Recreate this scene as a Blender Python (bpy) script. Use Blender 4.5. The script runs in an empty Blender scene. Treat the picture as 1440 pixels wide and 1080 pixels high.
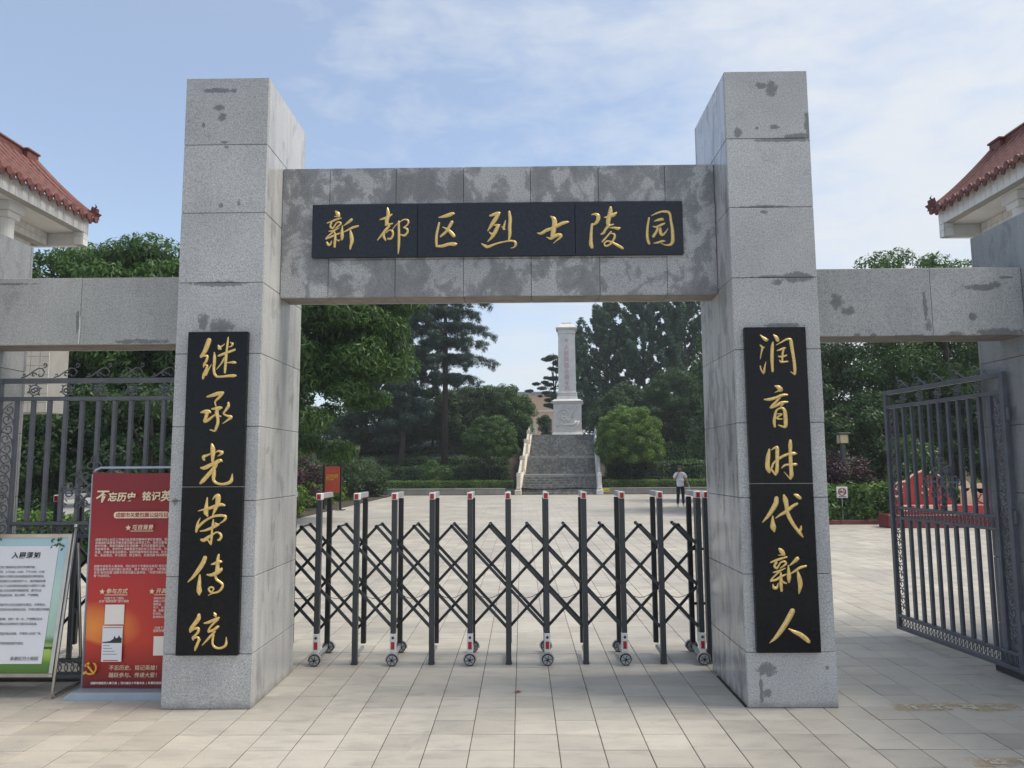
import bpy, math, random
import numpy as np
from math import sin, cos, pi, radians
from mathutils import Vector, Matrix

random.seed(7); rng = np.random.default_rng(11)
scene = bpy.context.scene
col = scene.collection

# ---------------------------------------------------------------- camera
F_PX, PITCH, ROLL, YAW, EYE = 1060.85, 0.1080, -0.00628, -0.01219, 1.75
cam_d = bpy.data.cameras.new('camera'); cam = bpy.data.objects.new('camera', cam_d); col.objects.link(cam)
cam_d.sensor_width = 36.0; cam_d.lens = F_PX / 1440 * 36; cam_d.clip_start = 0.05; cam_d.clip_end = 2000
fw = Vector((sin(YAW)*cos(PITCH), cos(YAW)*cos(PITCH), sin(PITCH)))
rr = Vector((cos(YAW), -sin(YAW), 0)); uu = rr.cross(fw)
r2 = rr*cos(ROLL) + uu*sin(ROLL); u2 = -rr*sin(ROLL) + uu*cos(ROLL)
M = Matrix((r2, u2, -fw)).transposed().to_4x4(); M.translation = (0, 0, EYE)
cam.matrix_world = M
scene.camera = cam

# ---------------------------------------------------------------- light
SUN_EL, SUN_AZ = radians(60), radians(93)        # azimuth measured from +Y towards +X
world = bpy.data.worlds.new('World'); scene.world = world; world.use_nodes = True
wn, wl = world.node_tree.nodes, world.node_tree.links
wn.clear()
def wnode(t, **k):
    n = wn.new(t)
    for a, b in k.items(): setattr(n, a, b)
    return n
sky = wnode('ShaderNodeTexSky', sky_type='NISHITA', sun_disc=False, sun_elevation=SUN_EL, sun_rotation=SUN_AZ,
            altitude=0, air_density=1.0, dust_density=0.4, ozone_density=2.2)
tc = wnode('ShaderNodeTexCoord'); sep = wnode('ShaderNodeSeparateXYZ')
wl.new(tc.outputs['Generated'], sep.inputs[0])
mp = wnode('ShaderNodeMapping'); mp.inputs['Scale'].default_value = (1.0, 1.0, 2.6); mp.inputs['Rotation'].default_value = (0.1, 0.25, 0.4)
wl.new(tc.outputs['Generated'], mp.inputs[0])
n1 = wnode('ShaderNodeTexNoise'); n1.inputs['Scale'].default_value = 2.1; n1.inputs['Detail'].default_value = 9; n1.inputs['Roughness'].default_value = 0.55; n1.inputs['Distortion'].default_value = 0.35
n2 = wnode('ShaderNodeTexNoise'); n2.inputs['Scale'].default_value = 13; n2.inputs['Detail'].default_value = 8; n2.inputs['Roughness'].default_value = 0.6; n2.inputs['Distortion'].default_value = 0.3
wl.new(mp.outputs[0], n1.inputs['Vector']); wl.new(mp.outputs[0], n2.inputs['Vector'])
def wmath(op, a, b=None, c=None, clamp=False):
    n = wnode('ShaderNodeMath', operation=op, use_clamp=clamp)
    for i, v in enumerate((a, b, c)):
        if v is None: continue
        if isinstance(v, (int, float)): n.inputs[i].default_value = v
        else: wl.new(v, n.inputs[i])
    return n.outputs[0]
# thin cloud veil: more towards +X, whitening towards the horizon
veil = wmath('MULTIPLY_ADD', n1.outputs['Fac'], 1.5, -0.62)
veil = wmath('ADD', veil, wmath('MULTIPLY', sep.outputs[0], 1.15))
fine = wmath('MULTIPLY', wmath('SUBTRACT', n2.outputs['Fac'], 0.47), 0.9)
veil = wmath('ADD', veil, fine)
hor = wmath('POWER', wmath('SUBTRACT', 1.0, sep.outputs[2], clamp=True), 4.0)
veil = wmath('ADD', wmath('MULTIPLY', veil, 0.8, clamp=True), wmath('MULTIPLY', hor, 0.72))
veil = wmath('ADD', veil, wmath('MULTIPLY', wmath('POWER', wmath('MAXIMUM', sep.outputs[2], 0.0), 2.0), 0.75))
veil = wmath('ADD', veil, 0.06)
veil = wmath('MINIMUM', wmath('MAXIMUM', veil, 0.10), 0.95)
mixw = wnode('ShaderNodeMix', data_type='RGBA'); wl.new(veil, mixw.inputs[0])
tint = wnode('ShaderNodeMix', data_type='RGBA', blend_type='MULTIPLY'); tint.inputs[0].default_value = 1.0; wl.new(sky.outputs[0], tint.inputs[6]); tint.inputs[7].default_value = (0.93, 1.0, 1.03, 1)
wl.new(tint.outputs[2], mixw.inputs[6]); mixw.inputs[7].default_value = (4.35, 4.55, 4.8, 1)
bg = wnode('ShaderNodeBackground'); bg.inputs['Strength'].default_value = 0.10
wl.new(mixw.outputs[2], bg.inputs['Color'])
wo = wnode('ShaderNodeOutputWorld'); wl.new(bg.outputs[0], wo.inputs[0])

sl = bpy.data.lights.new('sun', 'SUN'); sl.energy = 1.75; sl.angle = radians(20); sl.color = (1.0, 0.93, 0.81)
so = bpy.data.objects.new('sun', sl); col.objects.link(so)
sdir = Vector((sin(SUN_AZ)*cos(SUN_EL), cos(SUN_AZ)*cos(SUN_EL), sin(SUN_EL)))
so.rotation_euler = sdir.to_track_quat('Z', 'Y').to_euler(); so.location = (20, 10, 40)

scene.view_settings.view_transform = 'Standard'; scene.view_settings.look = 'None'
scene.view_settings.gamma = 1; scene.view_settings.use_curve_mapping = False
scene.view_settings.exposure = 0.92

HAZE_D = 0.0009
# ---------------------------------------------------------------- materials
def newmat(name):
    m = bpy.data.materials.new(name); m.use_nodes = True
    nt = m.node_tree; b = nt.nodes['Principled BSDF']
    return m, nt, b
def N(nt, t, ins=None, **k):
    n = nt.nodes.new(t)
    for a, v in k.items(): setattr(n, a, v)
    for a, v in (ins or {}).items():
        if hasattr(v, 'is_linked') or hasattr(v, 'links'): nt.links.new(v, n.inputs[a])
        else: n.inputs[a].default_value = v
    return n
def ramp(nt, fac, stops, interp='LINEAR'):
    n = nt.nodes.new('ShaderNodeValToRGB'); nt.links.new(fac, n.inputs[0]); n.color_ramp.interpolation = interp
    e = n.color_ramp.elements
    while len(e) > 1: e.remove(e[-1])
    e[0].position = stops[0][0]; e[0].color = (*stops[0][1], 1) if len(stops[0][1]) == 3 else stops[0][1]
    for p, c in stops[1:]:
        x = e.new(p); x.color = (*c, 1) if len(c) == 3 else c
    return n.outputs[0]
def mth(nt, op, a, b=None, c=None, clamp=False):
    n = nt.nodes.new('ShaderNodeMath'); n.operation = op; n.use_clamp = clamp
    for i, v in enumerate((a, b, c)):
        if v is None: continue
        if isinstance(v, (int, float)): n.inputs[i].default_value = v
        else: nt.links.new(v, n.inputs[i])
    return n.outputs[0]
def mixc(nt, f, a, b, blend='MIX'):
    n = nt.nodes.new('ShaderNodeMix'); n.data_type = 'RGBA'; n.blend_type = blend
    for i, v in ((0, f), (6, a), (7, b)):
        if isinstance(v, (int, float)): n.inputs[i].default_value = v
        elif isinstance(v, tuple): n.inputs[i].default_value = (*v, 1) if len(v) == 3 else v
        else: nt.links.new(v, n.inputs[i])
    return n.outputs[2]
def bump(nt, b, h, strength=0.2, dist=0.01):
    n = N(nt, 'ShaderNodeBump', {'Height': h, 'Strength': strength, 'Distance': dist}); nt.links.new(n.outputs[0], b.inputs['Normal'])
def plain(name, c, rough=0.5, metal=0.0, var=0.08, scale=6, bmp=0.0, spec=0.5):
    m, nt, b = newmat(name)
    g = N(nt, 'ShaderNodeNewGeometry'); no = N(nt, 'ShaderNodeTexNoise', {'Vector': g.outputs['Position'], 'Scale': scale, 'Detail': 6.0, 'Roughness': 0.6})
    lo = tuple(x*(1-var) for x in c); hi = tuple(min(1, x*(1+var)) for x in c)
    nt.links.new(ramp(nt, no.outputs['Fac'], [(0.35, lo), (0.65, hi)]), b.inputs['Base Color'])
    b.inputs['Roughness'].default_value = rough; b.inputs['Metallic'].default_value = metal
    b.inputs['Specular IOR Level'].default_value = spec
    if bmp: bump(nt, b, no.outputs['Fac'], bmp)
    return m
def granite(name, lo, hi, rough=0.6, spots=(), streak=0.0, dark=0.45, patch=0.62, facexz=True, speck=1.0, seamdirt=0.0):
    """speckled granite with damp/dark patches; spots = ((x, z, rx, rz), ...) stains at their own places"""
    m, nt, b = newmat(name)
    g = N(nt, 'ShaderNodeNewGeometry'); P = g.outputs['Position']
    oi = N(nt, 'ShaderNodeObjectInfo')
    s1 = N(nt, 'ShaderNodeTexNoise', {'Vector': P, 'Scale': 150.0, 'Detail': 3.0, 'Roughness': 0.75}).outputs['Fac']
    s2 = N(nt, 'ShaderNodeTexNoise', {'Vector': P, 'Scale': 80.0, 'Detail': 4.0, 'Roughness': 0.75}).outputs['Fac']
    sp = mth(nt, 'ADD', mth(nt, 'MULTIPLY', s1, 0.6), mth(nt, 'MULTIPLY', s2, 0.4))
    w = 0.11*speck
    c = ramp(nt, sp, [(0.5-w, tuple(x*0.62 for x in lo)), (0.5, tuple((x+y)/2 for x, y in zip(lo, hi))), (0.5+w, tuple(x*1.12 for x in hi))])
    cl = N(nt, 'ShaderNodeTexNoise', {'Vector': P, 'Scale': 1.7, 'Detail': 5.0, 'Roughness': 0.6}).outputs['Fac']
    c = mixc(nt, 1.0, c, ramp(nt, cl, [(0.3, (0.86, 0.86, 0.87)), (0.7, (1.08, 1.08, 1.07))]), 'MULTIPLY')
    v = ramp(nt, oi.outputs['Random'], [(0, (0.92, 0.92, 0.93)), (1, (1.05, 1.05, 1.05))])
    c = mixc(nt, 1.0, c, v, 'MULTIPLY')
    # damp patches (uneven noise), stretched downwards when streaky
    mp = N(nt, 'ShaderNodeMapping', {'Vector': P, 'Scale': (1.0, 1.0, 0.45 if streak > .2 else .85)})
    pn = N(nt, 'ShaderNodeTexNoise', {'Vector': mp.outputs[0], 'Scale': 5.5 if streak else 3.0, 'Detail': 9.0, 'Roughness': 0.62, 'Distortion': 0.4}).outputs['Fac']
    pm = ramp(nt, pn, [(patch-0.05, (0, 0, 0)), (patch+0.015, (.75, .75, .75)), (patch+0.12, (1, 1, 1))])
    c = mixc(nt, mth(nt, 'MULTIPLY', pm, dark), c, (0.075, 0.082, 0.088))
    if streak:
        mp2 = N(nt, 'ShaderNodeMapping', {'Vector': P, 'Scale': (9.0, 9.0, 0.8)})
        sn = N(nt, 'ShaderNodeTexNoise', {'Vector': mp2.outputs[0], 'Scale': 1.0, 'Detail': 6.0, 'Roughness': 0.6}).outputs['Fac']
        c = mixc(nt, mth(nt, 'MULTIPLY', ramp(nt, sn, [(0.45, (0, 0, 0)), (0.7, (1, 1, 1))]), streak), c, (0.09, 0.095, 0.10))
    if spots:
        sx = N(nt, 'ShaderNodeSeparateXYZ', {0: P})
        wob = N(nt, 'ShaderNodeTexNoise', {'Vector': P, 'Scale': 26.0, 'Detail': 5.0, 'Roughness': 0.6}).outputs['Fac']
        wob = mth(nt, 'MULTIPLY_ADD', wob, 3.4, -1.7)
        tot = None
        for (x, z, rx, rz) in spots:
            a = mth(nt, 'DIVIDE', mth(nt, 'SUBTRACT', sx.outputs[0], x), rx)
            d = mth(nt, 'DIVIDE', mth(nt, 'SUBTRACT', sx.outputs[2], z), rz)
            q = mth(nt, 'ADD', mth(nt, 'MULTIPLY', a, a), mth(nt, 'MULTIPLY', d, d))
            q = mth(nt, 'SUBTRACT', 1.0, mth(nt, 'ADD', q, wob))
            tot = q if tot is None else mth(nt, 'MAXIMUM', tot, q)
        tm = ramp(nt, tot, [(0.0, (0, 0, 0)), (0.12, (.6, .6, .6)), (0.6, (1, 1, 1))])
        c = mixc(nt, mth(nt, 'MULTIPLY', tm, 0.68), c, (0.085, 0.09, 0.095))
    # grime rising from the ground
    sz = N(nt, 'ShaderNodeSeparateXYZ', {0: P}).outputs[2]
    gn = N(nt, 'ShaderNodeTexNoise', {'Vector': P, 'Scale': 9.0, 'Detail': 5.0}).outputs['Fac']
    gz = mth(nt, 'SUBTRACT', mth(nt, 'MULTIPLY', gn, 0.12), sz)
    c = mixc(nt, mth(nt, 'MULTIPLY', ramp(nt, gz, [(0.0, (0, 0, 0)), (0.05, (1, 1, 1))]), 0.45), c, (0.12, 0.12, 0.10))
    nt.links.new(c, b.inputs['Base Color'])
    rg = ramp(nt, pn, [(0.4, (rough,)*3), (0.7, (rough*0.8,)*3)]); nt.links.new(rg, b.inputs['Roughness'])
    bump(nt, b, sp, 0.12, 0.004)
    return m

SPOT_L = ((-2.40, 4.735, .13, .022), (-2.27, 4.73, .03, .018), (-2.352, 4.515, .04, .035), (-2.38, 4.59, .045, .026), (-2.50, 4.45, .014, .024),
          (-2.33, 4.305, .035, .012), (-2.31, 4.265, .02, .012), (-2.34, 3.79, .022, .02), (-2.20, 3.81, .014, .03), (-2.33, 3.165, .22, .022),
          (-2.30, 2.83, .10, .06), (-2.44, 2.87, .045, .07), (-2.60, 1.50, .02, .03))
SPOT_R = ((1.99, 4.69, .05, .07), (1.91, 4.72, .05, .03), (1.715, 4.335, .04, .04), (1.86, 4.37, .016, .014), (2.00, 4.375, .04, .022), (2.20, 4.30, .12, .025), (2.26, 4.40, .03, .1),
          (2.10, 4.27, .3, .016), (1.89, 3.69, .03, .018), (1.90, 3.735, .18, .012), (2.12, 3.175, .13, .045), (1.96, 3.135, .05, .025), (1.93, 3.18, .16, .012),
          (2.0, 2.80, .15, .02), (1.765, .27, .075, .05), (2.2, .28, .015, .018), (1.76, .10, .04, .03), (1.72, .12, .015, .1))
SPOT_B = ((2.57, 3.06, .055, .07), (2.66, 2.98, .05, .04), (3.28, 3.0, .018, .14), (3.3, 2.86, .025, .06), (3.66, 2.93, .035, .035), (3.5, 2.775, .09, .035),
          (3.15, 2.77, .14, .018), (3.86, 2.79, .2, .04), (2.72, 2.78, .03, .02), (2.85, 2.78, .03, .02), (3.75, 3.17, .13, .03), (3.86, 3.19, .05, .03), (3.95, 3.25, .06, .012),
          (-3.10, 2.78, .25, .02), (-3.64, 2.95, .016, .1), (-4.2, 3.27, .2, .01))
G_front = granite('granite_rough_flamed', (.37, .375, .38), (.56, .565, .565), 0.62, SPOT_L + SPOT_R, dark=0.18, patch=0.66)
G_sidebeam = granite('granite_side_beam', (.33, .335, .33), (.50, .505, .495), 0.62, SPOT_B, dark=0.25, patch=0.66, streak=0.12)
G_beam = granite('granite_weathered_dark', (.30, .305, .31), (.52, .525, .53), 0.6, dark=0.62, patch=0.50, streak=0.08)
G_side = granite('granite_honed', (.50, .50, .495), (.64, .64, .63), 0.24, dark=0.35, patch=0.60, streak=0.30, speck=2.2)
G_side_shade = granite('granite_honed_shaded_blotchy', (.46, .465, .475), (.58, .585, .595), 0.22, dark=0.5, patch=0.555, streak=0.38, speck=2.2)  # blotchier copy of the honed granite, right inner side's shade in its colour
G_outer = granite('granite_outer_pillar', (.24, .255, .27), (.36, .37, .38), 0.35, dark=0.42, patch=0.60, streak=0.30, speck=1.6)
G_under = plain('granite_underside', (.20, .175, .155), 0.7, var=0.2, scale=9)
G_joint = plain('dark_joint_mortar', (.10, .10, .10), 0.9)  # dark mortar core seen in the joints between slabs
G_black = plain('polished_black_granite', (.007, .008, .010), 0.16, var=0.3, scale=60, spec=0.22)
G_black_b = plain('honed_black_granite', (.020, .024, .034), 0.35, var=0.25, scale=40, spec=0.3)

def gold_mat():
    m, nt, b = newmat('gold_leaf_paint')
    g = N(nt, 'ShaderNodeNewGeometry'); no = N(nt, 'ShaderNodeTexNoise', {'Vector': g.outputs['Position'], 'Scale': 70.0, 'Detail': 4.0})
    nt.links.new(ramp(nt, no.outputs['Fac'], [(0.3, (.66, .44, .13)), (0.7, (.88, .66, .28))]), b.inputs['Base Color'])
    b.inputs['Metallic'].default_value = 0.3; b.inputs['Roughness'].default_value = 0.34
    return m
GOLD = gold_mat()

def tile_mat(name, lo, hi):
    m, nt, b = newmat(name)
    g = N(nt, 'ShaderNodeNewGeometry'); P = g.outputs['Position']; oi = N(nt, 'ShaderNodeObjectInfo')
    at = N(nt, 'ShaderNodeAttribute', attribute_name='tone')
    f = mth(nt, 'FRACT', mth(nt, 'ADD', mth(nt, 'MULTIPLY', oi.outputs['Random'], 7.31), at.outputs['Fac']))
    c = ramp(nt, f, [(0, lo), (0.5, tuple((x+y)/2 for x, y in zip(lo, hi))), (1, hi)])
    big = N(nt, 'ShaderNodeTexNoise', {'Vector': P, 'Scale': 0.55, 'Detail': 6.0, 'Roughness': 0.62, 'Distortion': 0.3}).outputs['Fac']
    c = mixc(nt, 1.0, c, ramp(nt, big, [(0.36, (0.84, 0.845, 0.855)), (0.62, (1.07, 1.06, 1.04))]), 'MULTIPLY')
    mp = N(nt, 'ShaderNodeMapping', {'Vector': P, 'Scale': (1.0, 3.2, 1.0)})
    st = N(nt, 'ShaderNodeTexNoise', {'Vector': mp.outputs[0], 'Scale': 3.5, 'Detail': 8.0, 'Roughness': 0.65, 'Distortion': 0.5}).outputs['Fac']
    c = mixc(nt, 1.0, c, ramp(nt, st, [(0.33, (0.84, 0.84, 0.84)), (0.5, (1, 1, 1)), (0.7, (1.06, 1.05, 1.03))]), 'MULTIPLY')
    bl = N(nt, 'ShaderNodeTexNoise', {'Vector': P, 'Scale': 1.9, 'Detail': 7.0, 'Roughness': 0.6, 'Distortion': 1.2}).outputs['Fac']
    c = mixc(nt, mth(nt, 'MULTIPLY', ramp(nt, bl, [(0.62, (0, 0, 0)), (0.74, (1, 1, 1))]), 0.38), c, (0.17, 0.165, 0.155))
    fn = N(nt, 'ShaderNodeTexNoise', {'Vector': P, 'Scale': 90.0, 'Detail': 3.0}).outputs['Fac']
    c = mixc(nt, 1.0, c, ramp(nt, fn, [(0.3, (0.93, 0.93, 0.93)), (0.7, (1.06, 1.06, 1.06))]), 'MULTIPLY')
    nt.links.new(c, b.inputs['Base Color'])
    nt.links.new(ramp(nt, st, [(0.3, (0.42,)*3), (0.7, (0.68,)*3)]), b.inputs['Roughness'])
    bump(nt, b, st, 0.08, 0.01)
    return m
TILE = tile_mat('paving_tile_stone', (.42, .39, .345), (.52, .485, .43))
GROUT = plain('grout', (.055, .05, .045), 0.9)
GROUND = plain('ground_concrete', (.36, .345, .31), 0.8, var=0.15, scale=1.2)

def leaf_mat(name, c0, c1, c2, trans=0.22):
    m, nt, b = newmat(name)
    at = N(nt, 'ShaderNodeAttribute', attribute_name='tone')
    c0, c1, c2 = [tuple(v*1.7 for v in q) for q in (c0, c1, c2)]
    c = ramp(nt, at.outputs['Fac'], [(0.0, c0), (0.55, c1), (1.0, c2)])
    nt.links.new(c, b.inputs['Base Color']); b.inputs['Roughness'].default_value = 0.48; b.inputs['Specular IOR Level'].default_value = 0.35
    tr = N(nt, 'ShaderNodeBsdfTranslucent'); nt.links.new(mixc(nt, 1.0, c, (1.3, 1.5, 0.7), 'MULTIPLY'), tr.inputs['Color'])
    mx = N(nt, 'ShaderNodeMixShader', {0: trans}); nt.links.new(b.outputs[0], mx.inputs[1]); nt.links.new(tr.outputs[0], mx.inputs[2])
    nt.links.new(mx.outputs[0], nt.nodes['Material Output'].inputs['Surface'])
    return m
LF = {
 'broad': leaf_mat('leaves_mid_green', (.018, .040, .010), (.040, .082, .018), (.10, .16, .035)),
 'dark': leaf_mat('leaves_dark_green', (.016, .034, .014), (.034, .062, .024), (.068, .110, .042)),
 'blue': leaf_mat('leaves_blue_green', (.028, .054, .038), (.052, .092, .058), (.09, .14, .085)),
 'cedar': leaf_mat('needles_grey_green', (.017, .033, .026), (.032, .056, .045), (.06, .092, .072), 0.1),
 'bright': leaf_mat('leaves_bright_green', (.034, .062, .012), (.080, .135, .022), (.17, .235, .04)),
 'purple': leaf_mat('leaves_purple', (.020, .012, .016), (.045, .024, .030), (.085, .045, .05)),
 'clip': leaf_mat('leaves_clipped_hedge', (.022, .045, .012), (.05, .095, .02), (.11, .17, .035)),
}
BARK = plain('bark', (.055, .045, .036), 0.9, var=0.35, scale=14, bmp=0.5)
WHITE = plain('white_enamel', (.74, .74, .74), 0.4, var=0.04)
PLASTER = plain('white_render', (.66, .65, .63), 0.8, var=0.07, scale=3)
MARBLE = plain('white_marble', (.68, .67, .65), 0.5, var=0.09, scale=2.2)
MARBLE_SUN = plain('white_marble_sunlit_cream', (.66, .61, .52), 0.55, var=0.12, scale=2.2)  # marble with the warm sunlight of the left balustrade put into its colour
STEEL = plain('brushed_steel', (.52, .50, .47), 0.28, metal=0.9, var=0.1)
BLUEALU = plain('pale_blue_aluminium', (.40, .48, .58), 0.35, metal=0.2, var=0.05)
GATE = plain('grey_gate_paint', (.105, .115, .135), 0.42, var=0.14, scale=7)
SLATE = plain('slate_powder_coat', (.038, .046, .052), 0.38, var=0.12, scale=9)
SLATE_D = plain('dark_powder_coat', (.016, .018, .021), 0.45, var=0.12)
SILVER = plain('silver_grey_cap', (.36, .37, .38), 0.45, var=0.08)
RED_R = plain('red_reflector', (.42, .022, .016), 0.25, var=0.1, scale=200)
RUBBER = plain('black_rubber', (.015, .015, .015), 0.7)
REDP = plain('red_paint', (.36, .03, .035), 0.5, var=0.1)
REDPALE = plain('faded_red_board', (.55, .09, .05), 0.5, var=0.08)
CREAM = plain('cream_paint', (.68, .50, .34), 0.6, var=0.06)
CREAMT = plain('cream_print', (.82, .70, .50), 0.6, var=0.03)
WHITET = plain('white_print', (.85, .80, .76), 0.6, var=0.02)
INK = plain('black_ink', (.03, .03, .035), 0.6, var=0.02)
GREYINK = plain('grey_ink', (.16, .17, .2), 0.6, var=0.02)
YELLOWT = plain('yellow_print', (.75, .42, .05), 0.6, var=0.03)
YELLOW = plain('yellow_plate', (.62, .50, .03), 0.5, var=0.05)
DARKGREY = plain('dark_grey', (.05, .052, .055), 0.5)
PAPER = plain('white_paper_print', (.76, .78, .84), 0.35, var=0.02)
SOIL = plain('soil', (.06, .05, .035), 0.95, var=0.3)
PEACH = plain('peach_render', (.55, .38, .26), 0.85, var=0.06)
GLASS = plain('window_glass', (.05, .06, .07), 0.1)
TEXTWHITE = plain('white_cotton', (.82, .81, .85), 0.85, var=0.05, scale=20)
NAVY = plain('navy_cotton', (.012, .014, .026), 0.85, var=0.15)
SKIN = plain('skin', (.42, .25, .17), 0.55, var=0.05)
HAIR = plain('black_hair', (.01, .01, .011), 0.6)
STEPSTONE = granite('step_stone_weathered', (.22, .215, .20), (.37, .36, .335), 0.7, dark=0.72, patch=0.50, streak=0.35, speck=2)
LIGHTSTEP = granite('step_stone_light', (.30, .29, .27), (.42, .41, .38), 0.7, dark=0.5, patch=0.58, speck=2)
WALLSTONE = granite('retaining_wall_stone', (.26, .25, .24), (.36, .35, .33), 0.75, dark=0.25, patch=0.6, speck=2)
PLINTHRED = plain('dark_red_stone', (.16, .05, .05), 0.7, var=0.2)
def brickgrid(name, c, mc, sx, sz, mortar=0.02):
    m, nt, b = newmat(name)
    oc = N(nt, 'ShaderNodeTexNoise', {'Scale': 3.0})
    b.inputs['Base Color'].default_value = (*c, 1); b.inputs['Roughness'].default_value = 0.3
    return m
ROOF = plain('terracotta_roof', (.155, .047, .036), 0.55, var=0.28, scale=18, bmp=0.15)
ROOFD = plain('terracotta_dark', (.12, .042, .036), 0.6, var=0.25, scale=22)
CERAMIC = plain('white_ceramic_tile', (.70, .69, .66), 0.25, var=0.06, scale=12)
CERGROUT = plain('ceramic_grout', (.34, .33, .31), 0.9)

# ---------------------------------------------------------------- mesh helpers
WLOC = {}
class MB:
    def __init__(s): s.v = []; s.f = []
    def box(s, x0, x1, y0, y1, z0, z1):
        o = len(s.v)
        s.v += [(x0,y0,z0),(x1,y0,z0),(x1,y1,z0),(x0,y1,z0),(x0,y0,z1),(x1,y0,z1),(x1,y1,z1),(x0,y1,z1)]
        s.f += [tuple(o+i for i in q) for q in ((0,3,2,1),(4,5,6,7),(0,1,5,4),(1,2,6,5),(2,3,7,6),(3,0,4,7))]
        return s
    def cbox(s, x0, x1, y0, y1, z0, z1, c=0.004):
        """box with all edges chamfered"""
        c = min(c, (x1-x0)*.45, (y1-y0)*.45, (z1-z0)*.45)
        o = len(s.v); X=(x0,x1); Y=(y0,y1); Z=(z0,z1); idx = {}
        for i in (0,1):
            for j in (0,1):
                for k in (0,1):
                    sx, sy, sz = (1-2*i), (1-2*j), (1-2*k)
                    idx[i,j,k,0] = len(s.v); s.v.append((X[i], Y[j]+sy*c, Z[k]+sz*c))
                    idx[i,j,k,1] = len(s.v); s.v.append((X[i]+sx*c, Y[j], Z[k]+sz*c))
                    idx[i,j,k,2] = len(s.v); s.v.append((X[i]+sx*c, Y[j]+sy*c, Z[k]))
        g = lambda i,j,k,a: idx[i,j,k,a]
        for i in (0,1):
            q = [g(i,0,0,0), g(i,1,0,0), g(i,1,1,0), g(i,0,1,0)]; s.f.append(tuple(q if i else q[::-1]))
        for j in (0,1):
            q = [g(0,j,0,1), g(0,j,1,1), g(1,j,1,1), g(1,j,0,1)]; s.f.append(tuple(q if j else q[::-1]))
        for k in (0,1):
            q = [g(0,0,k,2), g(1,0,k,2), g(1,1,k,2), g(0,1,k,2)]; s.f.append(tuple(q if k else q[::-1]))
        for a in (0,1):
            for b_ in (0,1):
                s.f.append((g(0,a,b_,1), g(1,a,b_,1), g(1,a,b_,2), g(0,a,b_,2)))
                s.f.append((g(a,0,b_,0), g(a,1,b_,0), g(a,1,b_,2), g(a,0,b_,2)))
                s.f.append((g(a,b_,0,0), g(a,b_,1,0), g(a,b_,1,1), g(a,b_,0,1)))
        for i in (0,1):
            for j in (0,1):
                for k in (0,1): s.f.append((g(i,j,k,0), g(i,j,k,1), g(i,j,k,2)))
        return s
    def tube(s, pts, r, n=6, caps=True):
        pts = [Vector(p) for p in pts]; rad = r if isinstance(r, (list, tuple)) else [r]*len(pts)
        rings = []; up = Vector((0.12, 0.31, 0.94))
        for i, p in enumerate(pts):
            a = pts[max(i-1, 0)]; b = pts[min(i+1, len(pts)-1)]; t = (b-a)
            if t.length < 1e-9: t = Vector((0,0,1))
            t.normalize(); x = t.cross(up)
            if x.length < 1e-3: x = t.cross(Vector((1,0,0)))
            x.normalize(); y = t.cross(x); o = len(s.v)
            for k in range(n):
                an = 2*pi*k/n; s.v.append(tuple(p + (x*cos(an)+y*sin(an))*rad[i]))
            rings.append(o)
        for a, b in zip(rings, rings[1:]):
            for k in range(n): s.f.append((a+k, b+k, b+(k+1)%n, a+(k+1)%n))
        if caps: s.f.append(tuple(rings[0]+k for k in range(n))); s.f.append(tuple(rings[-1]+k for k in reversed(range(n))))
        return s
    def bar(s, a, b, w, h, up=(0,1,0)):
        """rectangular bar a->b; w along 'up', h across"""
        a, b = Vector(a), Vector(b); t = (b-a).normalized(); u = Vector(up); u = (u - t*u.dot(t)).normalized(); x = t.cross(u); o = len(s.v)
        for p in (a, b):
            for sx, su in ((-1,-1),(1,-1),(1,1),(-1,1)): s.v.append(tuple(p + x*sx*h/2 + u*su*w/2))
        s.f += [tuple(o+i for i in q) for q in ((0,3,2,1),(4,5,6,7),(0,1,5,4),(1,2,6,5),(2,3,7,6),(3,0,4,7))]
        return s
    def lathe(s, prof, c=(0,0,0), n=16, ax='z'):
        o = len(s.v)
        for r, h in prof:
            for k in range(n):
                a = 2*pi*k/n
                s.v.append((c[0]+r*cos(a), c[1]+r*sin(a), c[2]+h) if ax == 'z' else (c[0]+r*cos(a), c[1]+h, c[2]+r*sin(a)))
        for i in range(len(prof)-1):
            for k in range(n):
                q = (o+i*n+k, o+i*n+(k+1)%n, o+(i+1)*n+(k+1)%n, o+(i+1)*n+k); s.f.append(q if ax == 'z' else q[::-1])
        s.f.append(tuple(o+k for k in range(n))); s.f.append(tuple(o+(len(prof)-1)*n+k for k in reversed(range(n))))
        return s
    def prism(s, poly, y0, y1):
        """polygon in XZ extruded along Y"""
        o = len(s.v); n = len(poly)
        s.v += [(x, y0, z) for x, z in poly] + [(x, y1, z) for x, z in poly]
        s.f.append(tuple(o+i for i in range(n))); s.f.append(tuple(o+n+i for i in reversed(range(n))))
        for i in range(n): s.f.append((o+i, o+n+i, o+n+(i+1)%n, o+(i+1)%n))
        return s
    def mesh(s, name, mat, off=(0,0,0), smooth=False):
        me = bpy.data.meshes.new(name)
        me.from_pydata([(x-off[0], y-off[1], z-off[2]) for x, y, z in s.v], [], s.f); me.validate(); 
        if mat: me.materials.append(mat)
        if smooth: me.polygons.foreach_set('use_smooth', [True]*len(me.polygons))
        me.update(); return me
def fixn(me):
    import bmesh
    bm = bmesh.new(); bm.from_mesh(me); bmesh.ops.recalc_face_normals(bm, faces=bm.faces); bm.to_mesh(me); bm.free()
def link(name, me, parent=None):
    o = bpy.data.objects.new(name, me); col.objects.link(o)
    if parent: o.parent = parent
    return o
def thing(name, loc, label, cat, group=None):
    o = bpy.data.objects.new(name, None); o.location = loc; col.objects.link(o); o.empty_display_size = 0.1
    WLOC[o.name] = Vector(loc); tag(o, label, cat, group); return o
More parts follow.
